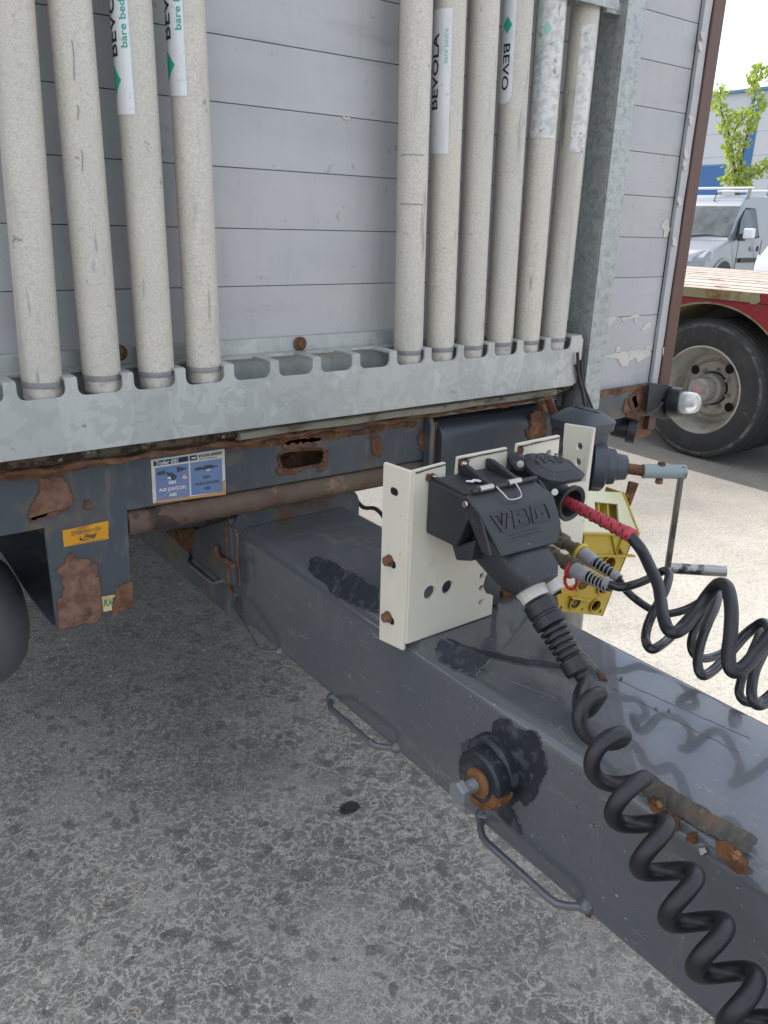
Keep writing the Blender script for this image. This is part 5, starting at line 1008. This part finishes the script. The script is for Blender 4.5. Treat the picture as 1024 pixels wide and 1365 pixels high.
m_.prism([VP(-1.60, 1.06, 1.38), VP(-1.60, 1.30, 1.40), VP(-1.60, 1.30, 1.62), VP(-1.60, 1.06, 1.62)], (VP(-1.74, 0, 0) - VP(-1.60, 0, 0))); m_.build('wing_mirror', 'mirror_white', van, bevel=.03)
m_ = MB(); m_.prism([VP(-1.52, .99, 1.34), VP(-1.72, .99, 1.34), VP(-1.75, 1.0, 1.52)], (VP(0, .1, 0) - VP(0, 0, 0))); m_.build('mirror_foot', 'car_black', van)
m_ = MB(); m_.prism([VP(.0, .60, .86), VP(-.30, 1.03, .92), VP(-.34, 1.03, 1.10), VP(-.22, .85, 1.13), VP(-.02, .55, 1.0)], (VP(.012, .02, .01) - VP(0, 0, 0))); m_.build('headlight', 'head_lens', van, bevel=.01)
m_ = MB(); m_.prism([VP(.0, -.60, .86), VP(-.30, -1.03, .92), VP(-.34, -1.03, 1.10), VP(-.22, -.85, 1.13), VP(-.02, -.55, 1.0)], (VP(.012, -.02, .01) - VP(0, 0, 0))); m_.build('headlight', 'head_lens', van, bevel=.01)
MB().prism([VP(.01, -.45, .78), VP(.01, .45, .78), VP(-.02, .45, .93), VP(-.02, -.45, .93)], (VP(.01, 0, 0) - VP(0, 0, 0))).build('grille', 'car_black', van)
for s_ in (-2.35, -3.9):
    m_ = MB(); m_.tube([VP(s_, -.80, 2.52), VP(s_, .80, 2.52)], .028, 8); m_.build('roof_bar', 'mirror_white', van)
    for sd in (-1, 1): MB().prism([VP(s_ - .04, sd * .74, 2.28), VP(s_ + .04, sd * .74, 2.28), VP(s_ + .03, sd * .76, 2.52), VP(s_ - .03, sd * .76, 2.52)], (VP(0, -sd * .06, 0) - VP(0, 0, 0))).build('bar_foot', 'hub_grey', van)
m_ = MB(); m_.tube([VP(-2.1, .0, 2.18), VP(-2.2, .0, 2.42)], .012, 6); m_.build('antenna', 'car_black', van)
m_ = MB(); m_.tube([VP(-1.16, -.1, 1.42), VP(-1.22, .45, 1.47), VP(-1.20, .80, 1.43)], .016, 6); m_.build('wiper', 'car_black', van)
m_ = MB(); m_.tube([VP(-1.16, -.8, 1.42), VP(-1.22, -.35, 1.47), VP(-1.20, .0, 1.43)], .016, 6); m_.build('wiper', 'car_black', van)
for sd in (1, -1):
    for s_ in (-.95, -4.35):
        m_ = MB(); m_.lathe(VP(s_, sd * 1.0, .40), VP(0, sd, 0) - VP(0, 0, 0), [(-.2, .40), (.005, .40), (.012, .37), (.012, .1)], 32); m_.build('tyre', 'tyre', van)
        m_ = MB(); m_.lathe(VP(s_, sd * 1.012, .40), VP(0, sd, 0) - VP(0, 0, 0), [(0, .26), (.01, .25), (.0, .05)], 24); m_.build('wheel_cover', 'hub_grey', van)
        m_ = MB(); m_.tube([VP(s_ + .50 * math.cos(t), sd * 1.005, .42 + .50 * math.sin(t)) for t in np.linspace(0, math.pi, 16)], .045, 8); m_.build('arch_lip', 'van_paint', van, smooth=60)
        m_ = MB(); m_.lathe(VP(s_, sd * 1.0, .42), VP(0, sd, 0) - VP(0, 0, 0), [(0.02, .47), (.03, .47)], 32); m_.build('arch_gap', 'car_black', van)
m_ = MB(); m_.lathe(VP(-2.62, 1.02, 1.17), VP(0, 1, 0) - VP(0, 0, 0), [(0, .07), (.02, .065)], 16); m_.build('door_handle', 'car_black', van)
m_ = MB(); m_.prism([VP(-1.75, 1.015, .86), VP(-3.9, 1.015, .86), VP(-3.9, 1.015, .96), VP(-1.75, 1.015, .96)], VP(0, .03, 0) - VP(0, 0, 0)); m_.build('rub_strip', 'car_black', van)
for s_ in (-1.55, -2.80): MB().tube([VP(s_, 1.022, .5), VP(s_, 1.022, 1.38)], .008, 5).build('door_seam', 'car_black', van)
# white car at the right edge
B2 = at(1082, 350, ('D', 13.2)); a2 = angv + .1
pts = [(0, .25, .85), (0, .6, .9), (.12, .82, .95), (1.1, 1.12, 1.0), (1.9, 1.68, .75), (3.2, 1.78, .75), (4.4, 1.45, .85), (4.7, 1.0, 1.0), (4.8, .3, .95)]
car, CPp = vehicle('parked_car', (B2.x, B2.y, 0), a2, [(-a, b + .25, c) for a, b, c in pts], 1, None, 'white car nose at the right edge in front of the silver van', 'car', 'mirror_white')
MB().prism([CPp(.0, .5, .95), CPp(-.35, .97, 1.0), CPp(-.40, .97, 1.16), CPp(-.1, .6, 1.08)], CPp(.012, .02, .01) - CPp(0, 0, 0)).build('headlight', 'head_lens', car)
MB().prism([CPp(.0, -.5, .95), CPp(-.35, -.97, 1.0), CPp(-.40, -.97, 1.16), CPp(-.1, -.6, 1.08)], CPp(.012, -.02, .01) - CPp(0, 0, 0)).build('headlight', 'head_lens', car)
MB().prism([CPp(-1.18, .88, 1.41), CPp(-1.18, -.88, 1.41), CPp(-1.85, -.72, 1.89), CPp(-1.85, .72, 1.89)], CPp(.012, 0, .015) - CPp(0, 0, 0)).build('windscreen', 'car_glass', car)
for sd in (1, -1):
    for s_ in (-.85, -3.9): m_ = MB(); m_.lathe(CPp(s_, sd * .93, .38), CPp(0, sd, 0) - CPp(0, 0, 0), [(-.2, .38), (.01, .38), (.02, .3), (.02, .1)], 28); m_.build('tyre', 'tyre', car)

# ================================================================== HALL
XB = 35
hall = empty('warehouse', (XB, 20, 0), 'grey metal clad warehouse with blue lower wall and blue strip', 'building')
top = 7.27; YE = (8.0, 46.0); zb = at(950, 222, ('X', XB)).z
pw = 2.0
MB().box(XB + .12, XB + 30, YE[0], YE[1], 0, top - .05).build('wall_core', 'hall_panel', hall, smooth=0)
n = int((YE[1] - YE[0]) / pw); yb1 = at(998, 200, ('X', XB)).y; ybl = at(968, 222, ('X', XB)).y
p0 = MB().box(XB, XB + .10, -5.9, 5.9, -.467, .467).build('wall_panel', 'hall_panel', hall, smooth=0, bevel=.006, seg=1); first = True
for k in range(8):
    zc_ = .47 + k * .94 - .02
    if zc_ + .46 > top: break
    for c in (14.0, 26.0, 38.0):
        b = p0 if first else p0.copy()
        if not first: C.objects.link(b); b.parent = hall
        first = False; b.location = Vector((XB + .05, c, zc_)) * S - WL[hall]
MB().box(XB - .02, XB - .004, ybl, YE[1], 0, zb).build('blue_wall', 'hall_blue', hall, smooth=0)
MB().box(XB - .03, XB - .004, yb1 - .22, yb1 + .22, 1.5, top - .2).build('blue_strip', 'hall_blue', hall, smooth=0)
MB().box(XB - .06, XB + .2, YE[0], YE[1], top - .06, top + .05).build('roof_edge', 'hall_trim', hall, smooth=0)
MB().box(XB - .035, XB - .004, ybl, YE[1], zb, zb + .08).build('ledge', 'hall_trim', hall, smooth=0)

# ================================================================== TREE
tree = empty('young_tree', at(985, 300, ('X', 22)) * 1 - Vector((0, 0, at(985, 300, ('X', 22)).z)), 'slender young tree with bright lime green leaves behind the silver van', 'tree')
TX = 22.0; T = lambda x, y, dx=0: at(x, y, ('X', TX + dx))
base = T(985, 300); base.z = 0
m_ = MB(); m_.tube(spline([base, T(984, 290), T(982, 250)], 5), [.09] * 5 + [.07] * 6, 8)
m_.tube(spline([T(982, 250), T(978, 215), T(972, 180), T(962, 150), T(960, 118)], 5), list(np.linspace(.05, .012, 21)), 6)
m_.tube(spline([T(982, 250), T(988, 215), T(996, 180), T(1004, 145), T(1009, 95)], 5), list(np.linspace(.05, .012, 21)), 6)
m_.tube(spline([T(983, 250), T(998, 236), T(1016, 226), T(1036, 214)], 5), list(np.linspace(.035, .012, 16)), 6)
m_.tube(spline([T(975, 195), T(984, 165), T(1002, 152)], 5), list(np.linspace(.02, .008, 11)), 5)
m_.build('trunk', 'bark', tree)
blobs = [(962, 122, 9), (957, 140, 10), (972, 153, 11), (966, 170, 9), (984, 160, 9), (1005, 150, 11), (1006, 120, 10), (1016, 98, 11), (1000, 168, 9), (978, 182, 12), (970, 194, 8), (977, 208, 13), (979, 226, 15), (992, 230, 12), (1007, 229, 9), (1021, 224, 11), (992, 190, 9), (981, 243, 11), (1003, 105, 8), (1016, 138, 8), (990, 150, 6), (1034, 215, 12), (1040, 130, 14), (1050, 170, 16), (1030, 90, 12), (968, 240, 8), (1010, 90, 6), (998, 245, 6)]
rd = random.Random(11); m_ = MB()
for x, y, r_ in blobs:
    for k in range(int(7 * r_)):
        a = rd.uniform(0, 2 * math.pi); q = r_ * rd.random() ** .55; p = T(x + q * math.cos(a), y + q * math.sin(a), rd.uniform(-.35, .35))
        s_ = rd.uniform(.07, .13); u = Vector((rd.gauss(0, 1), rd.gauss(0, 1), rd.gauss(0, .7))).normalized(); v_ = u.orthogonal().normalized(); v_.rotate(Matrix.Rotation(rd.uniform(0, 6.28), 3, u))
        w2 = u.cross(v_); m_.add([p, p + v_ * s_ * .5 + w2 * s_ * .42, p + v_ * s_ * 1.15, p + v_ * s_ * .5 - w2 * s_ * .42], [(0, 1, 2, 3)])
me = m_.build('crown', 'leaf', tree, smooth=0)

# ================================================================== LITTER ON THE GROUND
def ground_spot(x, y, r, m, nm, label, cat):
    p = at(x, y, ('Z', 0)); o = sheet([rough(circ(p.x, p.y, r, 14, r * .75), r * .16, 4, 3)], lambda a, b: (a, b, .003), (0, 0, .001)).build(nm, m, None, smooth=0); tag(o, label, cat); return o
mat('oil', (.012, .012, .012), .5, layers=[dict(s=60, lo=.5, hi=.7, c=(.05, .05, .048), f=.8)], bump=[dict(s=90, a=.8, h=.004)])
ground_spot(466, 1078, .030, 'oil', 'oil_stain', 'small black oil stain on the concrete left of the drawbar', 'stain')
rd = random.Random(3); m_ = MB()
for k in range(900):
    x = rd.uniform(-.2, 4.2); y = rd.uniform(.2, 3.4); s_ = rd.uniform(.0015, .0042)
    m_.add([(x - s_, y, 0), (x, y - s_, 0), (x + s_, y, 0), (x, y + s_, 0), (x, y, s_ * 1.2)], [(0, 1, 4), (1, 2, 4), (2, 3, 4), (3, 0, 4)])
gv = m_.build('grit', 'peel_under', None, smooth=0); tag(gv, 'loose pale grit scattered over the concrete yard', 'grit', kind='stuff')

rd = random.Random(21); m_ = MB()
for k in range(60):
    x = rd.uniform(.2, 2.2); y = rd.uniform(.5, 2.6); a = rd.uniform(0, 3.14); l_ = rd.uniform(.006, .016)
    m_.tube([(x, y, .002), (x + l_ * math.cos(a), y + l_ * math.sin(a), .004)], .0009, 4)
tag(m_.build('straw', 'st_cream', None, smooth=0), 'thin pale bits of straw lying on the concrete', 'straw', kind='stuff')
